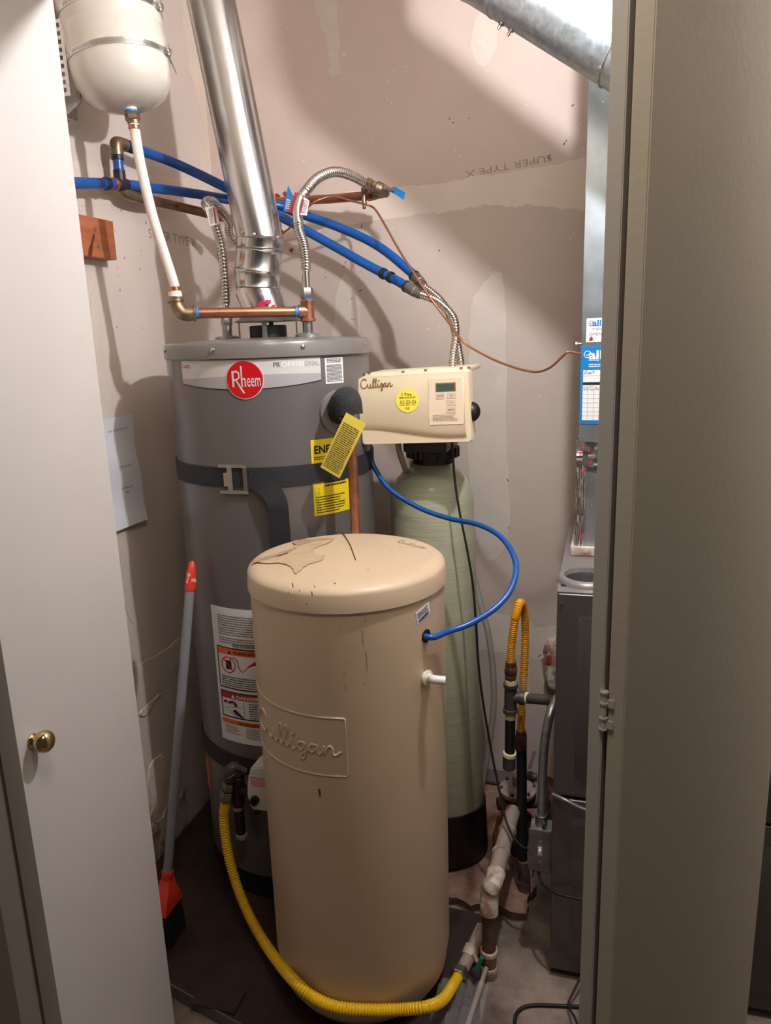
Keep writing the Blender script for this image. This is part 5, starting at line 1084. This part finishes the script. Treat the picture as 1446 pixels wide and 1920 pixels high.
def crumple(lo, hi, axis, seed, amp=0.003, n=9):
    R = random.Random(seed); t = bmesh.new(); bmesh.ops.create_grid(t, x_segments=n, y_segments=n, size=0.5)
    for v in t.verts:
        a, b = v.co.x+0.5, v.co.y+0.5; h = R.random()*amp
        if axis == 'y': v.co = V(lo[0]+(hi[0]-lo[0])*a, lo[1]-h-0.0008, lo[2]+(hi[2]-lo[2])*b)
        else: v.co = V(lo[0]-h-0.0008, lo[1]+(hi[1]-lo[1])*a, lo[2]+(hi[2]-lo[2])*b)
    return t
t = crumple((PX0-0.004, PY0, z0), (0.10, PY0, z1), 'y', 3, 0.006, 12); merge(bm, t); t = crumple((PX0, PY0, z0), (PX0, 1.95, z1), 'x', 4, 0.006); merge(bm, t); obj('foil_tape', bm, 'foil', pn, 20)
bm = B(); zl = at(1086, 1035, PY0).z; merge(bm, crumple((PX0-0.004, PY0-0.001, zl), (PX0+0.018, PY0-0.001, z0+0.01), 'y', 6, 0.004, 14)); obj('foil_tape', bm, 'foil', pn, 20)
bm = B(); R = random.Random(8)
for (x, y, s) in ((1093, 838, 6), (1089, 850, 5), (1107, 868, 6), (1095, 884, 5), (1104, 845, 5), (1092, 940, 4), (1096, 920, 3), (1094, 960, 3), (1090, 1010, 5), (1094, 1000, 4), (1099, 975, 3)):
    p = at(x, y, PY0-0.0075); k = s*0.0006; prism(bm, [p+V(-k, 0, -k*.6), p+V(k*.8, 0, -k*.7), p+V(k, 0, k*.5), p+V(-k*.5, 0, k)], (0, -0.0006, 0))
objs('tape_print', bm, 'foil_print', pn, 0)
bm = B(); p = at(1086, 645, PY0+0.012); cyl(bm, V(PX0, p.y, p.z), V(PX0-0.012, p.y, p.z), 0.0028, 10); cyl(bm, V(PX0-0.010, p.y, p.z), V(PX0-0.013, p.y, p.z), 0.005, 6); obj('screw', bm, 'steel', pn)
# service stickers on plenum
s1_ = thing('service_sticker', at(1104, 640, PY0-0.001), 'small white company sticker with flame mark on the plenum', 'sticker')
o_ = at(1099, 642, PY0-0.0006); mp = plane_map(o_, (1, 0, 0), (0, 0, 1)); W1, H1 = 0.085, at(1102, 597, PY0).z-o_.z
sheet('sticker_sheet', 'label_white', s1_, mp, 0, W1, 0, H1, 0, 0.0006)
def tick_logo(parent, mp, u, v, r, m, h):
    stroke('tick_emblem', m, parent, mp, [[(u+r*math.cos(a*math.pi/8+0.6), v+r*math.sin(a*math.pi/8+0.6)) for a in range(14)], [(u-r*0.45, v+r*0.1), (u-r*0.05, v-r*0.35), (u+r*0.95, v+r*0.6)]], r*0.13, h, smooth=2)
tick_logo(s1_, mp, 0.0105, H1-0.011, 0.0055, 'label_blue', 0.0008)
text('sticker_text', 'all', 'label_blue', s1_, mp, 0.013, 0.032, H1-0.0175, H1-0.004, 0.0009, 0.03)
dashes('sticker_small_print', 'text_grey', s1_, mp, 0.013, 0.06, H1-0.026, H1-0.021, 2, h=0.0008, seed=70)
text('sticker_text', 'OPEN 24/7', 'text_grey', s1_, mp, 0.006, 0.058, H1-0.038, H1-0.032, 0.0009, 0.0)
bm = B(); q = [(0.007, 0.003), (0.013, 0.003), (0.0155, 0.006), (0.0145, 0.0095), (0.0112, 0.0140), (0.009, 0.0105), (0.007, 0.0070)]; vs2 = [bm.verts.new(mp(a, b, 0.0009)) for a, b in q]; bm.faces.new(vs2); obj('flame_mark', bm, 'label_darkred', s1_, 0)
s2_ = thing('service_card', at(1088, 796, PY0-0.001), 'blue and white service record card stuck on the plenum', 'card')
o_ = at(1086, 795, PY0-0.0008); mp = plane_map(o_, (1, 0, 0), (0, 0, 1)); H2 = at(1089, 650, PY0).z-o_.z; W2 = 0.11
sheet('card_sheet', 'label_blue', s2_, mp, 0, W2, 0, H2, 0, 0.0006)
tick_logo(s2_, mp, 0.0145, H2-0.018, 0.0075, 'text_white', 0.0008); text('card_text', 'all', 'text_white', s2_, mp, 0.0175, 0.047, H2-0.029, H2-0.009, 0.0009, 0.03)
text('card_text', 'Plumbing', 'text_white', s2_, mp, 0.018, 0.040, H2-0.0335, H2-0.029, 0.0009, 0.01); dashes('card_small_print', 'text_white', s2_, mp, 0.018, 0.06, H2-0.047, H2-0.038, 2, h=0.0008, seed=71)
sheet('card_field', 'label_white', s2_, mp, 0.006, W2-0.006, H2-0.080, H2-0.053, 0.0006, 0.0009); sheet('card_heading_bar', 'text_black', s2_, mp, 0.006, W2-0.006, H2-0.087, H2-0.081, 0.0006, 0.0009); sheet('card_field', 'label_white', s2_, mp, 0.006, W2-0.006, 0.009, H2-0.087, 0.0006, 0.0009)
gl = [[(0.006, H2-0.066), (W2-0.006, H2-0.066)]]+[[(0.006, 0.009+(H2-0.097)*k/8), (W2-0.006, 0.009+(H2-0.097)*k/8)] for k in range(1, 8)]+[[(u, 0.009), (u, H2-0.088)] for u in (0.018, 0.031, 0.05, 0.07)]
stroke('card_grid', 'text_grey', s2_, mp, gl, 0.0003, 0.0010, smooth=1)
hw = [[(0.008, H2-0.064), (0.011, H2-0.055), (0.014, H2-0.056), (0.012, H2-0.060), (0.009, H2-0.060)], [(0.015, H2-0.058), (0.016, H2-0.062), (0.019, H2-0.058), (0.020, H2-0.062), (0.022, H2-0.058), (0.023, H2-0.062), (0.026, H2-0.058), (0.028, H2-0.055), (0.031, H2-0.057), (0.028, H2-0.060)],
      [(0.011, H2-0.091), (0.008, H2-0.094), (0.011, H2-0.097)], [(0.014, H2-0.090), (0.012, H2-0.098)], [(0.015, H2-0.095), (0.017, H2-0.092), (0.0165, H2-0.098)], [(0.020, H2-0.090), (0.023, H2-0.090), (0.025, H2-0.092), (0.029, H2-0.089)], [(0.020, H2-0.096), (0.023, H2-0.095), (0.026, H2-0.098), (0.030, H2-0.095)], [(0.034, H2-0.097), (0.036, H2-0.091), (0.038, H2-0.097), (0.043, H2-0.093)]]
stroke('card_handwriting', 'pen_blue', s2_, mp, hw, 0.0005, 0.0011, smooth=4)
# round duct going up to the left, elbow, riser
DR = 0.066
da, db = at(880, 8, 1.67), at(1130, 165, 1.62); ddv = (db-da).normalized(); upn = V(0, -0.1, 1); upn = (upn-ddv*upn.dot(ddv)).normalized(); vdir = (da-EYE).normalized(); upn = ddv.cross(vdir).normalized(); upn = upn if upn.z > 0 else -upn
A0, A1 = da+upn*DR, db+upn*DR; A1 = A0+ddv*0.62
rd = thing('round_duct', A0-V(0, 0, 0.1), 'round galvanised duct slanting up toward left at top right', 'duct')
mid = A0+ddv*0.055
bm = B(); lathe(bm, [(DR, 0), (DR, (A1-mid).length*0.82), (DR-0.002, (A1-mid).length*0.83), (DR-0.002, (A1-mid).length)], mid, ddv, 56); obj('duct_section', bm, 'galvanised', rd)
rs = V(A0.x-0.03, A0.y+0.02, ZC-0.002); bm = B(); tube(bm, catmull([mid+ddv*0.02, A0, A0-ddv*0.035, V(A0.x-0.042, A0.y+0.01, A0.z+0.062), V(A0.x-0.045, A0.y+0.01, A0.z+0.13), V(A0.x-0.045, A0.y+0.01, ZC-0.002)], 8), DR+0.0008, 48); obj('elbow_section', bm, 'galvanised', rd, 60)
bm = B(); torus(bm, mid, ddv, DR+0.001, 0.0013, 56); obj('joint_bead', bm, 'galvanised', rd, 60)
for x, y in ((955, 62), (943, 40)):
    p = at(x, y, 1.64); bm = B(); q = A0+ddv*((p-A0).dot(ddv)); n_ = (p-q).normalized(); lathe(bm, [(0.006, -0.004), (0.006, 0.003), (0.003, 0.004), (0.003, 0.012), (0.0, 0.013)], q+n_*DR, n_, 10, caps=False); obj('screw', bm, 'dull_steel', rd)
p = at(1138, 118, 1.58); q = A0+ddv*((p-A0).dot(ddv)); n_ = (p-q).normalized(); bm = B(); lathe(bm, [(0.0055, -0.02), (0.0055, 0.003), (0.0, 0.004)], q+n_*DR, n_, 10, caps=False); obj('screw', bm, 'steel', rd)
torus_b = B(); torus(torus_b, mid+ddv*(at(1128, 160, 1.62)-mid).dot(ddv), ddv, DR+0.0012, 0.0016, 56); obj('joint_bead', torus_b, 'galvanised', rd, 60)

# ================================================================== GAS PIPING BY THE FURNACE
GY = 1.72
gp = thing('gas_tee', at(957, 1430, GY), 'black iron gas tee with drip leg feeding the furnace', 'pipe fitting')
def c2(bm, a, b, r, **k): cyl(bm, at(*a), at(*b), r, **k)
bm = B(); c2(bm, (958, 1284, GY), (957, 1332, GY), 0.0155, n=22); c2(bm, (958, 1281, GY), (958, 1288, GY), 0.0185, n=22, bev=0.001); c2(bm, (957, 1328, GY), (957, 1336, GY), 0.0185, n=22, bev=0.001); c2(bm, (958, 1307, GY), (984, 1309, GY), 0.0145, n=20); c2(bm, (975, 1308, GY), (984, 1309, GY), 0.018, n=20, bev=0.001); obj('tee', bm, 'iron_grey', gp)
bm = B(); cyl(bm, at(984, 1309, GY), at(1048, 1314, GY-0.02), 0.0128, 20); obj('branch_pipe', bm, 'iron_grey', gp)
bm = B(); c2(bm, (957, 1336, GY), (956, 1412, GY), 0.0128, n=20); obj('drip_leg', bm, 'iron_black', gp)
bm = B(); c2(bm, (955, 1416, GY), (955, 1441, GY), 0.0165, n=20, bev=0.002); obj('end_cap', bm, 'iron_grey', gp)
bm = B(); c2(bm, (983, 1308.5, GY), (991, 1309.5, GY), 0.0142, n=20); c2(bm, (957, 1336, GY), (957, 1347, GY), 0.0135, n=20); c2(bm, (956, 1410, GY), (955, 1418, GY), 0.0175, n=20, bev=0.002); c2(bm, (958, 1274, GY), (958, 1283, GY), 0.0148, n=20); objs('thread_dope', bm, 'dope', gp)
fx = thing('gas_flex', at(979, 1412, GY+0.05), 'orange coated gas connector bent in a hairpin beside softener tank', 'hose')
bm = B(); flex(bm, [at(958, 1244, GY), at(959, 1215, GY), at(963, 1180, GY), at(969, 1146, GY+.006), at(976, 1129, GY+.022), at(983, 1146, GY+.04), at(985, 1180, GY+.05), at(984, 1230, GY+.05), at(981, 1290, GY+.05), at(978, 1340, GY+.05), at(977, 1372, GY+.05)], 0.0102, 0.0050, 0.13, n=12, smooth=12); obj('corrugated_jacket', bm, 'flex_orange', fx, 70)
bm = B(); tube(bm, catmull([at(966, 1160, GY+.002), at(969.5, 1146, GY+.007), at(976, 1130, GY+.022), at(982, 1144, GY+.04)], 8), 0.0109, 16); obj('crown_sleeve', bm, 'flex_orange', fx, 60)
bm = B(); 
for a, b, r in (((958, 1240), (958, 1250), .0135), ((977, 1370), (977, 1378), .0135)): c2(bm, (*a, GY if a[0] < 970 else GY+.05), (*b, GY if a[0] < 970 else GY+.05), r, n=20)
for a, b, r in (((958, 1250), (958, 1263), .0168), ((958, 1264), (958, 1274), .0155), ((977, 1378), (977, 1404), .0165)): hexnut(bm, at(*a, GY if a[0] < 970 else GY+.05), at(*b, GY if a[0] < 970 else GY+.05), r)
objs('flare_nut', bm, 'copper_dull', fx)
bm = B(); tube(bm, [at(985, 1265, GY+.05), at(987, 1325, GY+.05)], 0.0165, 20, caps=False); obj('clear_sleeve', bm, 'clear_plastic', fx)
gb = thing('gas_riser', atz(980, 1690, 0.05), 'black iron gas riser with elbow at floor beside switch box', 'pipe')
rb = at(980, 1648, 1.755); bm = B(); tube(bm, [at(978, 1404, GY+.05), rb], 0.0133, 20); obj('pipe', bm, 'iron_black', gb)
eb2 = at(984, 1684, 1.75); bm = B(); tube(bm, catmull([at(982, 1612, 1.755), at(983, 1650, 1.755)], 4), 0.0165, 18); obj('coupling', bm, 'rusty', gb); bm = B(); tube(bm, catmull([at(982, 1650, 1.755), at(983, 1675, 1.752), at(972, 1692, 1.745), at(952, 1694, 1.735)], 6), 0.0175, 18); cyl(bm, at(982, 1668, 1.755), at(982, 1674, 1.755), 0.021, 18, bev=0.001); obj('elbow', bm, 'rusty', gb)
bm = B(); tube(bm, [at(955, 1693, 1.735), at(925, 1693, 1.70)], 0.015, 16); obj('floor_pipe', bm, 'rusty', gb)
# painted pipe running toward the viewer, elbow, stub into floor
pp = thing('painted_pipe', atz(917, 1826, 0.0), 'crusty white painted pipe bending down into the floor', 'pipe')
PZ = 0.235; k0 = atz(962, 1520, PZ+0.03); k1 = atz(924, 1660, PZ+0.01); k2 = atz(918, 1694, PZ-0.01); k3 = atz(915, 1740, PZ-0.06)
fl_ = atz(917, 1828, 0.0); bm = B(); tube(bm, [k0, k0.lerp(k1, .33), k0.lerp(k1, .66), k1], 0.0195, 20); obj('pipe', bm, 'dusty_metal', pp)
bm = B(); tube(bm, catmull([k0.lerp(k1, .86), k1, V(fl_.x, fl_.y+0.02, PZ-0.005), V(fl_.x, fl_.y+0.004, PZ-0.04), V(fl_.x, fl_.y, PZ-0.06)], 6), 0.0215, 20); obj('elbow', bm, 'crust', pp)
for f in (0.3, 0.6, 0.86): bm = B(); torus(bm, k0.lerp(k1, f), k1-k0, 0.0195, 0.004, 20); obj('pipe_band', bm, 'crust', pp)
bm = B(); tube(bm, [V(fl_.x, fl_.y, PZ-0.055), V(fl_.x, fl_.y, 0.05)], 0.0165, 20); obj('drop_pipe', bm, 'rusty', pp)
bm = B(); cyl(bm, V(fl_.x, fl_.y, 0.062), V(fl_.x, fl_.y, 0.075), 0.0215, 20, bev=0.002); cyl(bm, V(fl_.x, fl_.y, 0.0), V(fl_.x, fl_.y, 0.03), 0.020, 20, bev=0.002); objs('collar', bm, 'crust', pp)
bm = B(); cyl(bm, V(fl_.x, fl_.y, 0.024), V(fl_.x, fl_.y, 0.064), 0.0185, 20); obj('brass_coupling', bm, 'old_brass', pp)
vl = thing('floor_valve', at(893, 1830, 1.44), 'teal lever on dusty pipe by yellow hose end', 'valve')
ye = ypts[-1]+d*0.034; y2 = atz(905, 1738, 0.075); bm = B(); tube(bm, [ye-d*0.004, ye.lerp(y2, 0.5), y2], 0.0155, 18); obj('pipe', bm, 'dusty_metal', vl)
bm = B(); cyl(bm, ye.lerp(y2, 0.25), ye.lerp(y2, 0.5), 0.0195, 18, bev=0.002); obj('coupling', bm, 'crust', vl)
bm = B(); a, b = at(888, 1822, 1.425), at(903, 1796, 1.43); dv_ = (b-a); prism(bm, [a, at(897, 1818, 1.425), at(906, 1800, 1.43), at(900, 1796, 1.43)], (0, 0.006, 0.002)); obj('lever', bm, 'teal', vl, 0); bm = B(); cyl(bm, at(897, 1806, 1.43), at(888, 1790, 1.45), 0.005, 10); obj('stem', bm, 'dusty_metal', vl)
# regulator
rg_ = thing('gas_regulator', at(970, 1520, 1.90), 'dusty round gas regulator low at the back wall', 'regulator')
c = at(971, 1478, 1.90); bm = B(); lathe(bm, [(0.03, -0.02), (0.05, -0.014), (0.052, -0.006), (0.052, 0.0), (0.046, 0.003), (0.040, 0.004), (0.038, 0.007), (0.018, 0.009), (0.016, 0.011), (0.016, 0.042), (0.013, 0.045), (0.0, 0.046)], c, (0, 0, 1), 48, caps=False); obj('diaphragm_body', bm, 'dusty_metal', rg_)
for i in range(6):
    a = i*math.pi/3+0.3; bm = B(); hexnut(bm, c+V(math.cos(a)*0.046, math.sin(a)*0.046, 0.002), c+V(math.cos(a)*0.046, math.sin(a)*0.046, 0.010), 0.0045); obj('bolt', bm, 'iron_grey', rg_)
bm = B(); cyl(bm, V(c.x, c.y, 0.02), c-V(0, 0, 0.012), 0.018, 20); cyl(bm, c+V(-0.055, -0.02, -0.045), c+V(0.055, 0.02, -0.045), 0.019, 18, bev=0.002); obj('valve_body', bm, 'rusty', rg_)
bk = thing('shutoff_cock', at(995, 1470, 2.02), 'small grey gas cock with upright flat lever behind regulator', 'valve')
c = at(994, 1450, 2.02); bm = B(); cyl(bm, c-V(0, 0, 0.09), c, 0.012, 16); cyl(bm, c+V(-0.02, 0, -0.01), c+V(0.02, 0, -0.01), 0.012, 16); obj('body', bm, 'iron_grey', bk)
bm = B(); a, b = at(993, 1442, 2.0), at(1003, 1408, 2.0); t = V(0.006, 0, 0.002); prism(bm, [a-t, a+t, b+t, b-t], (0, 0.004, 0)); obj('lever', bm, 'dusty_metal', bk, 0)
# switch box and conduit on furnace side
sw = thing('switch_box', at(1008, 1640, 1.56), 'metal electrical switch box with white toggle on furnace side', 'switch box')
SYF = 1.555; a0_, a1_ = at(985, 1628, SYF), at(1032, 1555, SYF); bx0, bx1 = FX0-0.0545, FX0-0.001; bz0, bz1 = at(1008, 1632, SYF).z, at(1010, 1556, SYF).z
bm = B(); box(bm, (bx0+0.002, SYF+0.002, bz0+0.001), (bx1, SYF+0.046, bz1-0.001), 0.005, 3); obj('box', bm, 'galvanised', sw)
bm = B(); box(bm, (bx0, SYF-0.003, bz0), (bx1, SYF+0.003, bz1), 0.002, 2); obj('cover', bm, 'dull_steel', sw)
cx_ = (bx0+bx1)/2; cz_ = (bz0+bz1)/2; bm = B(); box(bm, (cx_-0.005, SYF-0.0042, cz_-0.012), (cx_+0.005, SYF-0.003, cz_+0.012)); tg_ = obj('toggle_frame', bm, 'valve_white', sw, 0)
bm = B(); box(bm, (cx_-0.0032, SYF-0.013, cz_-0.003), (cx_+0.0032, SYF-0.004, cz_+0.008), 0.001); obj('toggle', bm, 'valve_white', sw)
for dz in (0.028, -0.028): bm = B(); lathe(bm, [(0.0038, 0), (0.0038, 0.0012), (0.0, 0.002)], V(cx_, SYF-0.003, cz_+dz), (0, -1, 0), 12, caps=False); obj('screw', bm, 'steel', sw)
cd_ = thing('conduit', V(cx_, SYF+0.025, bz1), 'grey metal conduit rising from switch box along furnace side', 'conduit')
kq = [V(cx_, SYF+0.025, bz1), V(cx_+0.001, SYF+0.025, bz1+0.06), at(1018, 1440, SYF+0.03), at(1022, 1390, SYF+0.035), at(1030, 1345, SYF+0.05), at(1040, 1318, SYF+0.08), at(1050, 1302, SYF+0.12)]
bm = B(); tube(bm, catmull(kq, 8), 0.0105, 18); obj('tube', bm, 'galvanised', cd_, 60)
bm = B(); cyl(bm, V(cx_, SYF+0.025, bz1-0.001), V(cx_, SYF+0.025, bz1+0.026), 0.0142, 20, bev=0.001); cyl(bm, V(cx_+0.005, SYF+0.012, bz1+0.012), V(cx_+0.010, SYF+0.003, bz1+0.012), 0.0045, 10); obj('connector', bm, 'dull_steel', cd_)
# cables on the right
def cable(pts, r, label, m='black_rubber'): bm = B(); tube(bm, catmull(pts, 8), r, 8); return obj('cable', bm, m, None, 60, label, 'cable')
cable([V(cx_-0.004, SYF+0.02, bz0+0.004), V(cx_-0.003, SYF+0.008, bz0-0.008), at(1016, 1655, SYF-0.02), at(1034, 1670, SYF-0.045), at(1060, 1680, SYF-0.055), at(1100, 1688, SYF-0.06)], 0.0032, 'black cable leaving switch box bottom toward furnace front')
cable([atz(965, 1930, 0.004), atz(967, 1905, 0.004), atz(978, 1891, 0.004), atz(1000, 1885, 0.004), atz(1050, 1886, 0.004), atz(1120, 1890, 0.004)], 0.0042, 'thick black cable curving on concrete floor at lower right')
cable([at(1092, 1826, 1.50), at(1080, 1850, 1.47), at(1067, 1878, 1.44), at(1068, 1890, 1.42), at(1078, 1908, 1.38), at(1086, 1930, 1.34)], 0.0028, 'thin dark wire hanging below furnace front', 'strap_black')
# crumpled clear plastic on floor
bm = B(); R = random.Random(12); t = bmesh.new(); bmesh.ops.create_grid(t, x_segments=14, y_segments=16, size=0.5); a = atz(880, 1850, 0.0); c = atz(900, 1945, 0.0)
for v in t.verts: v.co = V(-0.32+(v.co.x+.5)*0.11, 1.19+(v.co.y+.5)*0.22, 0.036+R.random()*0.022)
merge(bm, t); obj('plastic_sheet', bm, 'clear_plastic', None, 25, 'crumpled clear plastic sheet on floor beside brine tank', 'plastic')
bm = B(); a, b = atz(912, 1815, 0.035), atz(876, 1925, 0.035); tube(bm, [a, b], 0.006, 8); obj('plastic_edging', bm, 'dusty_metal', None, 60, 'translucent edging strip along right side of plywood', 'edging')

# ================================================================== THINGS ON THE LEFT WALL
wk = thing('wood_block', atx(180, 490, XL), 'orange brown wood block screwed to the left wall', 'wood block')
xw = XL+0.038; a, b = atx(212, 418, xw), atx(217, 489, xw); zt_, zb_ = atx(207, 414, xw).z, atx(215, 487, xw).z
bm = B(); box(bm, (XL+0.001, a.y-0.30, zb_), (xw, a.y, zt_), 0.002); obj('block', bm, 'wood', wk)
bm = B(); c = atx(168, 455, xw); blob(bm, [c+V(0.0004, y*1.0, z) for y, z in ((-0.012, -0.028), (0.004, 0.0), (0.018, 0.022), (0.022, 0.016), (0.012, -0.004), (0.0, -0.03))], (0.0005, 0, 0), 2, 0.05, 4); obj('knot', bm, 'wood_dark', wk, 0)
for x, y in ((178, 430), (184, 462)): c = atx(x, y, xw); bm = B(); lathe(bm, [(0.005, -0.001), (0.005, 0.001), (0.002, 0.002), (0.0, 0.0015)], c, (1, 0, 0), 12, caps=False); obj('screw', bm, 'dull_steel', wk)
pt_, pb_ = atx(247, 776, XL+0.004), atx(250, 981, XL+0.004)
pr_ = thing('paper_notice', V(XL+0.004, pt_.y-0.1, pb_.z), 'white printed sheet of paper pinned on the left wall', 'paper')
PHt = pt_.z-pb_.z; pmw = plane_map(V(XL+0.003, pt_.y-0.216, pb_.z), (0, 1, 0), (0, 0, 1))
wr = lambda f, g: 0.004*math.sin(f*7+g*5)*0.6+0.003*math.sin(g*11+f*3)+0.010*(1-g)**3*f
sheet('paper_sheet', 'paper', pr_, pmw, 0, 0.216, 0, PHt, 0.004, 0.0044, nu=14, nv=18, warp=wr)
pw2 = lambda u, v, h=0.0: pmw(u, v, h+0.004+wr(u/0.216, v/PHt))
for f, tx, e, w in ((0.885, 'are to be used in', 0.188, 0.085), (0.55, 'wire, propane', 0.186, 0.062), (0.355, 'of flood', 0.172, 0.040), (0.315, 'be', 0.160, 0.012)):
    text('paper_print', tx, 'text_grey', pr_, pw2, e-w, e, PHt*f-0.003, PHt*f+0.004, h=0.0012)
for o in bpy.data.objects:
    g = {'flex_connector': 'corrugated steel water connectors', 'blue_pipe': 'blue water pipes', 'seismic_strap': 'straps around the heater', 'cable': 'cables by the furnace'}.get(o.name.split('.')[0])
    if g and not o.parent: o['group'] = g
print('objects', len(bpy.data.objects))
